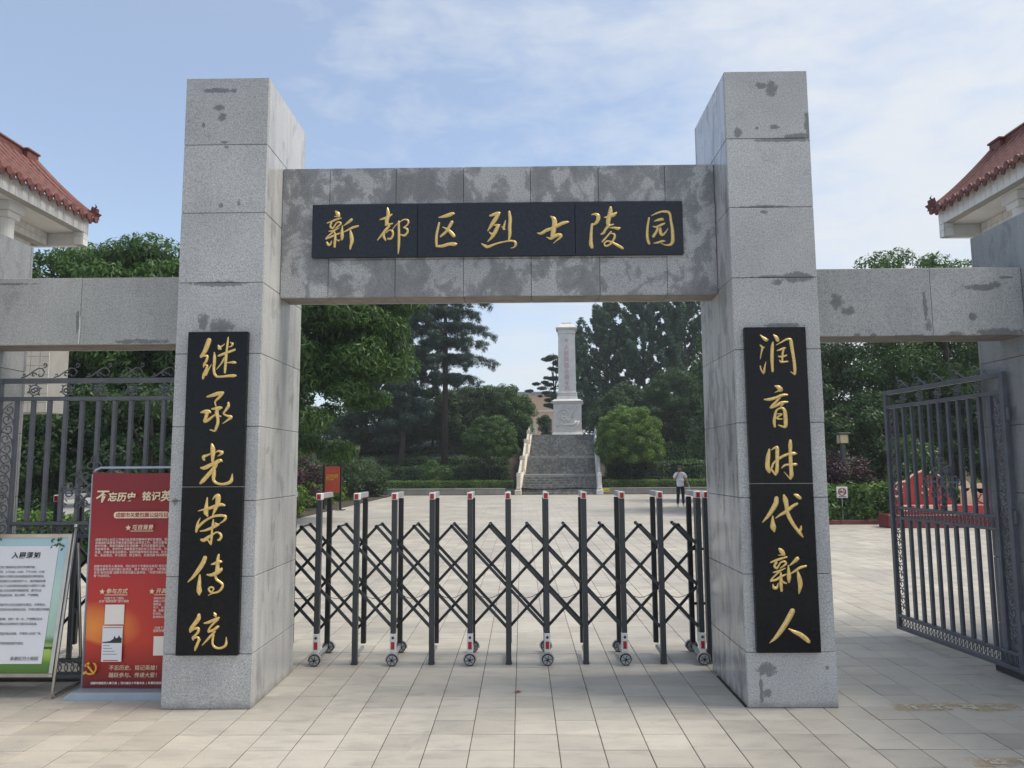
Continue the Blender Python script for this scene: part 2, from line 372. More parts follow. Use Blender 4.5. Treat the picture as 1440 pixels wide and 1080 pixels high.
def tag(o, label=None, cat=None, group=None, kind=None):
    if label: o['label'] = label
    if cat: o['category'] = cat
    if group: o['group'] = group
    if kind: o['kind'] = kind
    return o
def wl_of(p):
    v = Vector((0,0,0))
    while p is not None:
        v = v + p.location; p = p.parent
    return v
def part(name, mb, mat, parent=None, smooth=False, fix=True):
    """mesh given in world coordinates, stored relative to its parent"""
    off = wl_of(parent) if parent else (0,0,0)
    me = mb.mesh(name, mat, off, smooth)
    if fix: fixn(me)
    return link(name, me, parent)
def inst(name, me, parent, loc, rot=(0,0,0), scale=(1,1,1)):
    """shared mesh placed at a world location"""
    o = link(name, me, parent); o.location = Vector(loc) - (wl_of(parent) if parent else Vector((0,0,0))); o.rotation_euler = rot; o.scale = scale
    return o
def copy_tree(o, parent=None):
    c = o.copy(); col.objects.link(c); c.parent = parent
    for ch in list(o.children): copy_tree(ch, c)
    return c
def text(name, s, size, loc, mat, parent, rot=(pi/2,0,0), align='LEFT', sx=1.0, extr=0.0006, spacing=1.0, line=1.0, shear=0.0, bold=0.0):
    cu = bpy.data.curves.new(name, 'FONT'); cu.body = s; cu.size = size; cu.align_x = align; cu.extrude = extr
    cu.space_character = spacing; cu.space_line = line; cu.shear = shear; cu.offset = bold; cu.resolution_u = 2
    t = bpy.data.objects.new(name+'_tmp', cu); col.objects.link(t)
    dg = bpy.context.evaluated_depsgraph_get(); dg.update()
    me = bpy.data.meshes.new_from_object(t.evaluated_get(dg)); bpy.data.objects.remove(t); bpy.data.curves.remove(cu)
    me.materials.clear(); me.materials.append(mat)
    from mathutils import Euler
    me.transform(Euler(rot).to_matrix().to_4x4() @ Matrix.Diagonal((sx, 1, 1, 1)))
    o = link(name, me, parent); o.location = Vector(loc) - (wl_of(parent) if parent else Vector((0,0,0)))
    return o

# ---------------------------------------------------------------- brush strokes (raised, domed)
def catmull(P, n=5):
    out = []
    Q = [P[0]*2-P[1]] + P + [P[-1]*2-P[-2]]
    for i in range(1, len(Q)-2):
        p0, p1, p2, p3 = Q[i-1:i+3]
        for k in range(n):
            t = k/n
            out.append(0.5*((2*p1)+(p2-p0)*t+(2*p0-5*p1+4*p2-p3)*t*t+(3*p1-p0-3*p2+p3)*t**3))
    out.append(P[-1]); return out
def stroke_char(mb, data, y, depth=0.012):
    for st in data.split('|'):
        P = [Vector([float(q)/1000 for q in t.split(',')]) for t in st.split()]
        C = catmull(P, 5 if len(P) > 2 else 4)
        # rounded ends
        d0 = (C[0].xy - C[1].xy); d1 = (C[-1].xy - C[-2].xy)
        d0 = d0.normalized() if d0.length > 1e-6 else Vector((0,1)); d1 = d1.normalized() if d1.length > 1e-6 else Vector((0,1))
        w0, w1 = C[0].z, C[-1].z
        C = [Vector((*(C[0].xy + d0*w0*0.42), w0*0.35)), Vector((*(C[0].xy + d0*w0*0.28), w0*0.75))] + C + [Vector((*(C[-1].xy + d1*w1*0.28), w1*0.75)), Vector((*(C[-1].xy + d1*w1*0.42), w1*0.35))]
        rows = []
        for i, p in enumerate(C):
            a, b = C[max(i-1,0)].xy, C[min(i+1,len(C)-1)].xy; t = (b-a)
            t = t.normalized() if t.length > 1e-7 else Vector((1,0)); nx = Vector((-t.y, t.x)); hw = max(p.z, 0.004)/2
            row = []
            for u, h in ((-1,0),(-0.72,.62),(0,1),(0.72,.62),(1,0)):
                q = p.xy + nx*hw*u; row.append(len(mb.v)); mb.v.append((q.x, y - h*min(depth, hw*0.9), q.y))
            rows.append(row)
        for a, b in zip(rows, rows[1:]):
            for k in range(4): mb.f.append((a[k], a[k+1], b[k+1], b[k]))
        mb.f.append(tuple(rows[0])); mb.f.append(tuple(reversed(rows[-1])))
GLYPHS=[
('新','B','-1528,3858,17 -1512,3838,36 -1501,3817,25|-1501,3813,17 -1540,3816,5|-1598,3760,9 -1565,3771,15 -1526,3788,17 -1481,3801,9|-1563,3757,19 -1571,3730,17 -1553,3714,17 -1536,3734,13 -1517,3763,13 -1493,3765,15 -1484,3750,15 -1508,3730,13 -1529,3714,6|-1581,3690,9 -1546,3694,15 -1497,3718,8|-1544,3685,13 -1576,3659,13 -1606,3630,11|-1606,3625,13 -1567,3641,17 -1528,3658,17 -1491,3673,13|-1535,3683,11 -1528,3640,21 -1531,3595,23 -1532,3557,19|-1597,3596,17 -1583,3574,21 -1566,3582,17 -1558,3607,8|-1517,3618,8 -1501,3609,15 -1492,3615,11|-1395,3787,25 -1421,3765,21 -1460,3736,6|-1471,3734,8 -1473,3693,23 -1471,3649,30 -1473,3619,19|-1463,3680,8 -1428,3697,15 -1385,3719,21 -1339,3732,15|-1404,3693,15 -1395,3648,32 -1390,3603,32 -1400,3558,21 -1402,3536,13'),
('都','B','-1099,3885,11 -1094,3856,27 -1091,3820,32 -1102,3779,34 -1103,3748,30|-1161,3784,8 -1130,3793,21 -1095,3806,21 -1061,3828,13|-1112,3739,17 -1086,3743,19 -1055,3750,11|-1081,3730,19 -1112,3694,25 -1146,3650,19 -1178,3610,8|-1124,3672,21 -1126,3641,21 -1111,3609,15|-1107,3672,8 -1081,3694,11 -1055,3685,17 -1050,3653,19 -1067,3622,19 -1093,3622,15|-1055,3700,8 -1033,3729,8 -1007,3756,11|-1003,3767,17 -1002,3706,21 -1000,3635,23 -1001,3563,21 -1005,3494,9|-994,3762,8 -964,3782,11 -933,3780,17 -922,3759,17 -937,3733,15 -963,3715,11|-959,3715,13 -933,3701,17 -930,3674,19 -954,3648,19 -989,3655,11'),
('区','B','-671,3798,9 -638,3804,22 -596,3815,33 -558,3829,28 -543,3828,11|-668,3751,17 -678,3704,22 -689,3649,22 -691,3591,24 -689,3558,18|-689,3554,17 -641,3555,26 -588,3570,28 -542,3570,33 -525,3570,18|-562,3758,28 -581,3723,28 -607,3680,24 -641,3649,22 -657,3635,13|-640,3716,7 -607,3700,17 -573,3672,28 -546,3640,30'),
('烈','B','-247,3808,17 -214,3819,26 -184,3831,22 -165,3832,15|-176,3825,30 -203,3778,35 -234,3731,30 -266,3680,9|-211,3727,11 -188,3728,18 -163,3730,7|-180,3723,30 -200,3680,33 -226,3633,28 -266,3589,9|-255,3670,7 -234,3653,22 -219,3645,22|-119,3767,7 -127,3734,18 -135,3699,22 -123,3691,11|-152,3714,6 -127,3691,13|-88,3839,22 -81,3780,30 -85,3714,30 -84,3651,28 -92,3602,17|-318,3573,7 -291,3554,22 -265,3544,24 -208,3566,17 -147,3583,13 -86,3593,15 -48,3588,18 -35,3565,22 -48,3541,13 -75,3532,6'),
('士','B','144,3657,8 175,3653,24 218,3679,29 257,3692,27 306,3715,29 352,3738,30 385,3746,22 403,3748,10|255,3798,10 281,3773,38 287,3732,43 280,3695,41 273,3655,41 263,3629,29|219,3622,6 253,3609,22 285,3628,29 318,3641,30 341,3631,22 321,3608,19 295,3588,10 277,3570,6'),
('陵','B','594,3808,9 623,3813,21 646,3797,34 643,3761,32 619,3730,23 593,3728,15|595,3726,21 588,3672,25 584,3610,27 583,3561,34 592,3532,27|750,3867,23 749,3836,36 740,3796,38 730,3760,38 727,3729,34|696,3783,8 726,3789,21 770,3804,34 797,3822,17|734,3715,30 707,3684,23 689,3653,21 669,3642,15|738,3715,17 771,3724,11|744,3695,8 777,3695,19 807,3688,25 822,3692,17|750,3661,15 723,3630,15 697,3600,17 677,3578,15|750,3648,8 775,3641,19 779,3617,19 761,3581,19 735,3552,17 704,3542,15 692,3564,13 714,3582,15|718,3584,13 752,3575,17 787,3554,21 821,3534,23 844,3520,19'),
('园','B','1065,3774,17 1054,3717,20 1047,3651,24 1049,3597,24 1061,3559,22|1086,3795,7 1129,3815,15 1174,3828,18 1220,3825,22 1238,3806,22 1244,3755,22 1254,3684,28 1256,3622,30 1254,3575,30 1235,3548,22 1197,3545,11 1159,3560,6|1108,3748,7 1142,3758,22 1173,3763,26 1182,3759,15|1097,3703,9 1125,3699,17 1156,3712,22 1191,3728,15|1133,3685,22 1120,3654,22 1097,3619,26|1155,3685,22 1156,3654,30 1169,3630,22 1196,3650,15 1218,3683,7|1097,3561,7 1137,3568,18 1168,3578,20 1190,3578,11'),
('继','P','-2373,2715,38 -2389,2665,38 -2406,2623,33 -2430,2591,21|-2430,2584,12 -2407,2595,14 -2382,2591,19 -2388,2556,21 -2405,2531,17 -2406,2510,10|-2401,2527,14 -2380,2517,17 -2389,2482,24 -2402,2450,26 -2408,2422,17|-2388,2450,21 -2371,2485,14 -2348,2529,5|-2329,2620,9 -2326,2583,24 -2326,2541,24 -2328,2495,21 -2321,2456,21 -2306,2437,17|-2306,2435,16 -2264,2435,17 -2212,2440,21 -2177,2441,24 -2159,2441,14|-2301,2675,10 -2291,2654,29 -2282,2647,17|-2286,2661,17 -2269,2671,10 -2250,2687,4|-2227,2735,10 -2231,2689,17 -2235,2639,17 -2238,2593,24 -2240,2547,21 -2242,2505,21 -2243,2466,17|-2210,2697,7 -2192,2685,17 -2202,2667,12 -2223,2660,5|-2296,2594,16 -2260,2608,21 -2218,2623,19 -2173,2640,17|-2252,2576,17 -2265,2548,16 -2285,2519,10 -2308,2491,5|-2233,2540,5 -2198,2543,16 -2177,2543,21 -2163,2540,12'),
('承','P','-2372,2283,12 -2331,2293,26 -2287,2307,30 -2251,2313,20|-2257,2307,24 -2282,2275,22 -2309,2245,14 -2302,2211,10|-2333,2190,10 -2303,2193,24 -2275,2197,28 -2259,2199,16|-2291,2187,28 -2294,2155,32 -2285,2124,24 -2283,2084,24 -2294,2048,22 -2305,2025,16 -2339,2033,9|-2416,2164,10 -2386,2170,28 -2358,2174,24 -2342,2164,16|-2366,2160,30 -2376,2124,26 -2383,2097,24 -2360,2104,22 -2336,2124,20 -2309,2144,14 -2289,2140,16 -2263,2133,10|-2209,2236,16 -2208,2211,24 -2227,2179,20 -2242,2155,14 -2217,2139,16 -2185,2127,26 -2208,2107,16 -2245,2080,6'),
('光','P','-2323,1925,16 -2314,1890,37 -2312,1846,33 -2313,1799,20|-2376,1808,18 -2383,1831,24 -2358,1841,18 -2330,1854,12|-2293,1862,6 -2272,1874,14 -2243,1862,24 -2255,1848,16 -2274,1836,6|-2398,1749,14 -2370,1749,30 -2331,1768,30 -2288,1787,32 -2257,1803,28 -2241,1797,12|-2284,1776,28 -2306,1737,32 -2344,1694,32 -2378,1655,32 -2397,1636,20|-2294,1729,20 -2299,1694,30 -2300,1662,24 -2283,1639,20 -2239,1627,18 -2192,1635,24 -2167,1654,28 -2161,1703,6'),
('荣','P','-2342,1528,10 -2345,1491,20 -2347,1452,32 -2348,1421,37 -2335,1394,16|-2405,1431,7 -2368,1441,14 -2317,1452,24 -2271,1471,24 -2236,1477,24 -2210,1471,14|-2302,1514,6 -2285,1535,20 -2262,1541,35 -2261,1510,39 -2267,1475,32 -2282,1436,24 -2300,1392,7|-2389,1379,6 -2404,1348,16 -2410,1310,24 -2415,1279,16|-2410,1302,20 -2387,1329,20 -2346,1363,18 -2292,1390,18 -2237,1397,20 -2201,1389,20 -2208,1362,18 -2246,1336,6|-2291,1367,10 -2293,1328,20 -2298,1286,16 -2298,1248,18 -2301,1209,16 -2302,1186,12|-2386,1283,8 -2343,1290,18 -2296,1309,24 -2258,1328,24 -2246,1326,8|-2274,1340,16 -2258,1328,16|-2376,1221,18 -2356,1217,28 -2321,1240,24 -2291,1259,16 -2264,1274,12 -2240,1266,16 -2227,1243,20 -2240,1220,20 -2252,1219,12|-2328,1221,10 -2314,1202,14 -2302,1188,14'),
('传','P','-2342,1091,32 -2356,1053,35 -2386,1004,33 -2423,954,24 -2462,915,8|-2376,965,12 -2377,928,24 -2379,882,33 -2376,848,39 -2375,825,16|-2241,1111,16 -2246,1079,26 -2247,1041,28 -2249,1003,32 -2256,973,24|-2293,1041,10 -2266,1049,22 -2236,1060,28 -2218,1060,12|-2322,967,12 -2291,965,24 -2252,980,32 -2222,1003,28 -2216,1014,12|-2259,957,20 -2250,931,20 -2223,912,18 -2204,893,18 -2213,866,20 -2236,844,16 -2274,836,14 -2298,848,16 -2306,867,16 -2287,878,14 -2270,867,12 -2279,848,10|-2274,836,12 -2307,819,6'),
('统','P','-2372,680,24 -2375,652,34 -2400,616,31 -2426,580,28 -2430,560,17|-2425,564,14 -2402,580,17 -2375,583,21 -2371,563,21 -2390,537,17 -2410,518,17 -2406,500,9|-2406,511,14 -2380,521,16 -2365,505,21 -2374,475,22 -2387,446,21 -2391,428,12|-2368,482,10 -2352,504,5|-2261,694,10 -2252,678,24 -2248,666,14|-2331,620,10 -2302,625,21 -2262,642,22 -2224,658,16|-2232,648,21 -2261,619,17 -2287,589,16 -2297,566,17 -2296,557,14|-2293,560,16 -2263,570,21 -2233,592,21 -2223,596,12|-2249,560,14 -2275,534,19 -2308,498,16 -2339,464,7|-2258,537,14 -2264,504,17 -2263,472,17 -2245,449,17 -2211,442,17 -2181,452,19 -2165,471,21 -2165,520,6'),
('润','P','1807,2719,7 1830,2696,21 1850,2682,28 1861,2683,14|1803,2642,9 1818,2622,17 1810,2587,12 1799,2537,5|1817,2626,10 1832,2624,9|1797,2484,9 1803,2455,12 1820,2427,12|1824,2437,17 1829,2472,14 1841,2514,5|1907,2720,10 1927,2699,28 1936,2678,28|1900,2666,9 1895,2639,24 1890,2594,26 1887,2541,26 1887,2492,22 1888,2443,19|1925,2643,6 1963,2663,12 2002,2684,16 2030,2684,21 2036,2659,28 2041,2610,26 2048,2554,24 2053,2498,24 2054,2449,24 2053,2421,17|2052,2418,14 2021,2439,5|1928,2599,7 1954,2607,17 1982,2617,17 1993,2619,7|1978,2611,16 1968,2576,16 1965,2541,16 1964,2520,14|1936,2555,9 1965,2553,16 1997,2563,12|1942,2527,7 1957,2513,16 2005,2516,10'),
('育','P','1900,2333,9 1927,2321,33 1945,2303,30 1926,2295,15 1896,2283,4|1816,2231,9 1853,2231,22 1905,2244,24 1950,2262,22 1989,2265,15|1931,2243,18 1904,2214,18 1877,2188,20 1861,2170,18|1869,2170,18 1903,2184,22 1944,2206,24 1990,2211,11|1958,2199,11 1935,2177,11|1924,2166,11 1901,2144,17 1890,2107,22 1883,2063,24 1887,2028,17|1916,2158,9 1946,2166,18 1965,2143,28 1968,2099,30 1968,2055,31 1961,2025,22 1913,2039,7|1907,2122,7 1944,2121,11 1906,2096,13 1916,2085,13 1946,2084,7'),
('时','P','1838,1859,14 1829,1815,31 1822,1770,34 1820,1723,34 1831,1692,21|1852,1854,5 1876,1869,16 1896,1869,28 1895,1828,29 1893,1783,28 1891,1736,26 1885,1695,29 1876,1672,17|1831,1696,17 1853,1729,17 1864,1756,17 1893,1780,19 1935,1807,21 1980,1824,21 2017,1827,26 2039,1827,9|1845,1713,14 1874,1675,17|1996,1923,21 1994,1888,31 1993,1847,26 1992,1803,29 1992,1756,29 1993,1708,29 1993,1668,31 1985,1641,17|1983,1641,12 1940,1692,5|1924,1722,9 1949,1742,17 1990,1746,17 2024,1747,22 2036,1749,12'),
('代','P','1875,1501,32 1870,1466,37 1844,1420,35 1808,1371,26 1767,1327,8|1842,1370,10 1840,1328,28 1843,1290,43 1849,1260,16|1930,1520,18 1940,1489,37 1946,1450,32 1948,1412,28 1958,1374,30 1979,1328,28 2008,1282,24 2037,1244,24 2057,1217,8|1863,1355,7 1897,1378,18 1944,1404,28 1992,1442,24 2024,1459,20|2006,1527,10 2030,1515,28 2049,1500,24|2047,1297,10 2042,1274,20 2033,1255,16'),
('新','P','1881,1132,20 1897,1115,35 1912,1093,24|1912,1089,12 1870,1088,5|1813,1036,10 1845,1048,18 1884,1062,18 1932,1075,12|1854,1036,20 1839,1010,18 1856,995,18 1870,1013,14 1886,1036,14 1913,1043,16 1924,1028,16 1904,1010,14 1881,995,8|1829,965,10 1864,972,16 1917,994,7|1876,972,12 1840,942,12 1810,912,12|1808,905,16 1846,912,18 1882,934,18 1921,951,9|1883,964,12 1883,927,22 1881,882,26 1883,835,20|1822,878,10 1829,856,24 1848,856,20 1861,888,6|1890,906,8 1903,893,16 1920,887,12|2008,1062,32 1982,1039,22 1948,1013,6|1939,1015,8 1941,972,24 1941,930,32 1939,895,16|1949,951,7 1983,972,16 2026,998,20 2069,1009,14|2006,970,14 2015,926,32 2021,881,35 2015,844,24 2008,814,8'),
('人','P','1956,692,38 1934,653,41 1903,603,38 1861,545,35 1822,500,24 1782,467,6|1921,565,5 1960,544,24 2002,525,33 2040,497,35 2062,475,27')]

# ================================================================ GROUND
TX0, TS, TY0, TSY = -0.06, 0.278, 4.89, 0.276
g = MB(); g.v += [(-220,-40,-0.016),(220,-40,-0.016),(220,260,-0.016),(-220,260,-0.016)]; g.f.append((0,1,2,3))
ground = part('ground', g, GROUND, fix=False); tag(ground, kind='structure')
pl = MB(); pl.v += [(-13,-1,-0.006),(15,-1,-0.006),(15,46,-0.006),(-13,46,-0.006)]; pl.f.append((0,1,2,3))
plaza = part('plaza', pl, GROUT, fix=False); tag(plaza, kind='structure')
def tile_v(x0, x1, y0, y1, z, c=0.003):
    v = [(x0,y0,-0.01),(x1,y0,-0.01),(x1,y1,-0.01),(x0,y1,-0.01),(x0,y0,z-c),(x1,y0,z-c),(x1,y1,z-c),(x0,y1,z-c),(x0+c,y0+c,z),(x1-c,y0+c,z),(x1-c,y1-c,z),(x0+c,y1-c,z)]
    f = [(0,1,5,4),(1,2,6,5),(2,3,7,6),(3,0,4,7),(4,5,9,8),(5,6,10,9),(6,7,11,10),(7,4,8,11),(8,9,10,11)]
    return v, f
def blocked(x, y):
    return (5.74 < y < 6.66) and (-2.6 < x < -2.03 or 1.66 < x < 2.22)
hv, hf = tile_v(-TS/2+.002, TS/2-.002, -TSY/2+.0032, TSY/2-.0032, 0.0)
tm = bpy.data.meshes.new('tile'); tm.from_pydata(hv, [], hf); tm.materials.append(TILE); tm.materials.append(GROUT); tm.polygons.foreach_set('material_index', [1]*4+[0]*5); tm.update()
near = set(); n_t = 0
for j in range(-1, 12):
    y = TY0 + (j+.5)*TSY; half = 0.70*y + 0.25
    for i in range(-30, 31):
        x = TX0 + (i+.5)*TS
        if abs(x - 0.012*y) > half or blocked(x, y) or n_t >= 300: continue
        o = link('tile', tm, plaza); o.location = (x, y, random.uniform(-.0012, .0008)); o.rotation_euler = (random.uniform(-.0012,.0012), random.uniform(-.0012,.0012), random.uniform(-.002,.002))
        near.add((i, j)); n_t += 1
vv, ff, tn = [], [], []
def addtile(x0, x1, y0, y1):
    z = random.uniform(-.001, .0008); v, f = tile_v(x0+.002, x1-.002, y0+.0032, y1-.0032, z); o = len(vv); vv.extend(v); ff.extend(tuple(o+k for k in q) for q in f); tn.extend([random.random()]*9)
for j in range(-20, 62):
    for i in range(-46, 54):
        if (i, j) in near: continue
        x, y = TX0+(i+.5)*TS, TY0+(j+.5)*TSY
        if blocked(x, y): continue
        addtile(x-TS/2, x+TS/2, y-TSY/2, y+TSY/2)
yj = TY0+62*TSY; row = 0
while yj < 45.9:
    xs = -12.8 + (TS if row % 2 else 0)
    while xs < 14.8: addtile(xs, xs+2*TS, yj, min(yj+TSY*1.0, 45.95)); xs += 2*TS
    yj += TSY; row += 1
me = bpy.data.meshes.new('paving_tiles'); me.from_pydata(vv, [], ff); me.materials.append(TILE); me.materials.append(GROUT); me.polygons.foreach_set('material_index', ([1]*4+[0]*5)*(len(ff)//9))
at = me.attributes.new('tone', 'FLOAT', 'FACE'); at.data.foreach_set('value', tn); me.update()
pt = link('paving_tiles', me, plaza); pt['kind'] = 'stuff'

# worn painted strips on the paving
def worn_paint():
    m, nt, b = newmat('worn_ochre_paint')
    gg = N(nt, 'ShaderNodeNewGeometry'); no = N(nt, 'ShaderNodeTexNoise', {'Vector': gg.outputs['Position'], 'Scale': 7.0, 'Detail': 5.0, 'Roughness': 0.6})
    b.inputs['Base Color'].default_value = (.62, .48, .30, 1); b.inputs['Roughness'].default_value = 0.7
    nt.links.new(ramp(nt, no.outputs['Fac'], [(0.36, (0,0,0)), (0.62, (.45,.45,.45))]), b.inputs['Alpha']); return m
def worn_white():
    m, nt, b = newmat('worn_white_paint')
    gg = N(nt, 'ShaderNodeNewGeometry'); no = N(nt, 'ShaderNodeTexNoise', {'Vector': gg.outputs['Position'], 'Scale': 30.0, 'Detail': 4.0})
    b.inputs['Base Color'].default_value = (.72, .66, .52, 1)
    nt.links.new(ramp(nt, no.outputs['Fac'], [(0.42, (0,0,0)), (0.55, (.75,.75,.75))]), b.inputs['Alpha']); return m
WP, WW = worn_paint(), worn_white()
for (x0, x1, y0, y1, lb) in ((2.66, 3.58, 5.61, 5.775, 'worn ochre paint strip on the paving right of the right-hand pillar'), (2.62, 3.3, 4.62, 4.75, 'worn ochre paint strip cut by the bottom right corner of the view')):
    m = MB(); m.box(x0, x1, y0, y1, 0.001, 0.0035); o = part('painted_strip', m, WP); tag(o, lb, 'road marking', 'painted strips on the paving')
    for k in range(4):
        m = MB(); cx = x0+.1+k*.2; m.box(cx, cx+.1, y0+.03, y1-.03, 0.0040, 0.0055); part('painted_mark', m, WW, o)

# ================================================================ GATEWAY
JZ = [0.0, .39, .947, 1.503, 2.06, 2.617, 3.173, 3.73, 4.285, 4.84]
def pillar(x0, x1, y0, y1, tops, label, inner, fmat, smat, name='granite_pillar', group='two tall granite pillars of the gateway'):
    t = thing(name, ((x0+x1)/2, (y0+y1)/2, 0), label, 'pillar', group)
    m = MB(); m.box(x0+.012, x1-.012, y0+.012, y1-.012, 0, tops[-1]-.012); part('mortar_core', m, G_joint, t)
    G = .0022
    for a, b in zip(tops, tops[1:]):
        jx, jy = random.uniform(-.0012,.0012), random.uniform(-.001,.001)
        m = MB(); m.cbox(x0+jx, x1+jx, y0+jy, y0+.03, a+G, b-G, .003); part('granite_slab', m, fmat, t)
        m = MB(); m.cbox(x0, x1, y1-.03, y1, a+G, b-G, .003); part('granite_slab', m, fmat, t)
        for xa, xb in ((x0, x0+.03), (x1-.03, x1)):
            m = MB(); m.cbox(xa, xb, y0+.034, y1-.034, a+G, b-G, .003); part('granite_slab', m, smat, t)
    m = MB(); m.box(x0+.031, x1-.031, y0+.031, y1-.031, tops[-1]-.03, tops[-1]-.001); part('pillar_cap', m, smat, t)
    return t
PL = pillar(-2.6475, -1.9883, 5.688, 6.706, JZ, 'tall grey granite pillar on the left, lighter inner side, stains near its top', 1, G_front, G_side)
PR = pillar(1.6224, 2.272, 5.688, 6.706, JZ, 'tall grey granite pillar on the right with a dark oval stain at its foot', 0, G_front, G_side_shade)
OZ = [0.0, .39, .947, 1.503, 2.06, 2.617, 3.173, 3.77]
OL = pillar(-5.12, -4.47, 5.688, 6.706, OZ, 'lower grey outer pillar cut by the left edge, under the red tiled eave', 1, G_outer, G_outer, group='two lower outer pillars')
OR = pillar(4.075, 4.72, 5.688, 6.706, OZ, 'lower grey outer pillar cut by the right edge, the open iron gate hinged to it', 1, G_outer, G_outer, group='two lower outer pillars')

def beam(x0, x1, y0, y1, z0, z1, cuts, rows, fmat, label, name='granite_beam', group=None):
    t = thing(name, ((x0+x1)/2, (y0+y1)/2, z0), label, 'beam', group)
    m = MB(); m.box(x0+.004, x1-.004, y0+.01, y1-.01, z0+.008, z1-.008); part('mortar_core', m, G_joint, t)
    xs = [x0+.002] + cuts + [x1-.002]
    for a, b in zip(xs, xs[1:]):
        rws = [rows[0], rows[-1]] if (len(rows) > 2 and (a == xs[0] or b == xs[-1])) else rows
        for za, zb in zip(rws, rws[1:]):
            j = random.uniform(-.0012, .0012)
            m = MB(); m.cbox(a+.0016, b-.0016, y0+j, y0+.03, za+.0016, zb-.0016, .0025); part('granite_slab', m, fmat, t)
            m = MB(); m.cbox(a+.0016, b-.0016, y1-.03, y1, za+.0016, zb-.0016, .0025); part('granite_slab', m, fmat, t)
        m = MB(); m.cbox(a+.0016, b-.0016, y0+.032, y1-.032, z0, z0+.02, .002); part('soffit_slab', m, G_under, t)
        m = MB(); m.cbox(a+.0016, b-.0016, y0+.032, y1-.032, z1-.02, z1, .002); part('cap_slab', m, G_outer, t)
    return t
mx = [-1.59, -1.035, -.47, .09, .655, 1.21]
CB = beam(-1.9883, 1.6224, 6.087, 6.3735, 3.139, 4.245, mx, [3.139, 3.455, 3.93, 4.245], G_beam, 'wide dark stained granite crossbeam with the black name board, between the tall pillars')
SBL = beam(-4.47, -2.6475, 6.06, 6.40, 2.757, 3.318, [-3.62], [2.757, 3.318], G_sidebeam, 'lower grey side beam left of the left tall pillar with a white crack', 'side_beam', 'two lower side beams')
SBR = beam(2.272, 4.075, 6.06, 6.40, 2.775, 3.334, [3.335], [2.775, 3.334], G_sidebeam, 'lower grey side beam right of the right tall pillar with dark blotches', 'side_beam', 'two lower side beams')

m = MB(); m.prism([(-3.624,2.762),(-3.617,2.762),(-3.612,2.9),(-3.617,3.0),(-3.622,2.98),(-3.619,2.9)], 6.054, 6.0585); part('white_filler', m, WHITE, SBL)
# ---------------------------------------------------------------- inscribed boards
def board(x0, x1, z0, z1, y0, y1, xc, zc, chars, ys, label, mat, group=None, lean=None):
    t = thing('inscription_board', ((x0+x1)/2, (y0+y1)/2, z0), label, 'inscription board', group)
    xs = [x0] + xc + [x1]; zs = [z0] + zc + [z1]
    for a, b in zip(xs, xs[1:]):
        for c_, d in zip(zs, zs[1:]):
            m = MB(); m.cbox(a+(.0008 if a != x0 else 0), b-(.0008 if b != x1 else 0), y0, y1, c_+(.0012 if c_ != z0 else 0), d-(.0012 if d != z1 else 0), .003); part('black_slab', m, mat, t)
    for c_ in zc: m = MB(); m.box(x0+.002, x1-.002, y0+.0006, y1-.002, c_-.0014, c_+.0014); part('sealant_seam', m, SILVER, t)
    for ch, data in chars:
        m = MB(); stroke_char(m, data, ys); o = part('gold_character', m, GOLD, t, smooth=True, fix=False); o['label'] = 'gold character ' + ch
    return t
GB = [(c, d) for c, p_, d in GLYPHS if p_ == 'B']; GP = [(c, d) for c, p_, d in GLYPHS if p_ == 'P']
board(-1.722, 1.342, 3.467, 3.918, 6.053, 6.086, [-.848, .455], [], GB, 6.0532, 'horizontal black stone board with seven gold characters on the crossbeam', G_black_b)
board(-2.535, -2.078, .389, 2.780, 5.643, 5.686, [], [1.608], GP[:6], 5.6432, 'vertical black stone board with six gold characters on the left pillar', G_black, 'pair of vertical black boards')
board(1.690, 2.150, .395, 2.780, 5.643, 5.686, [], [1.608], GP[6:], 5.6432, 'vertical black stone board with six gold characters on the right pillar', G_black, 'pair of vertical black boards')

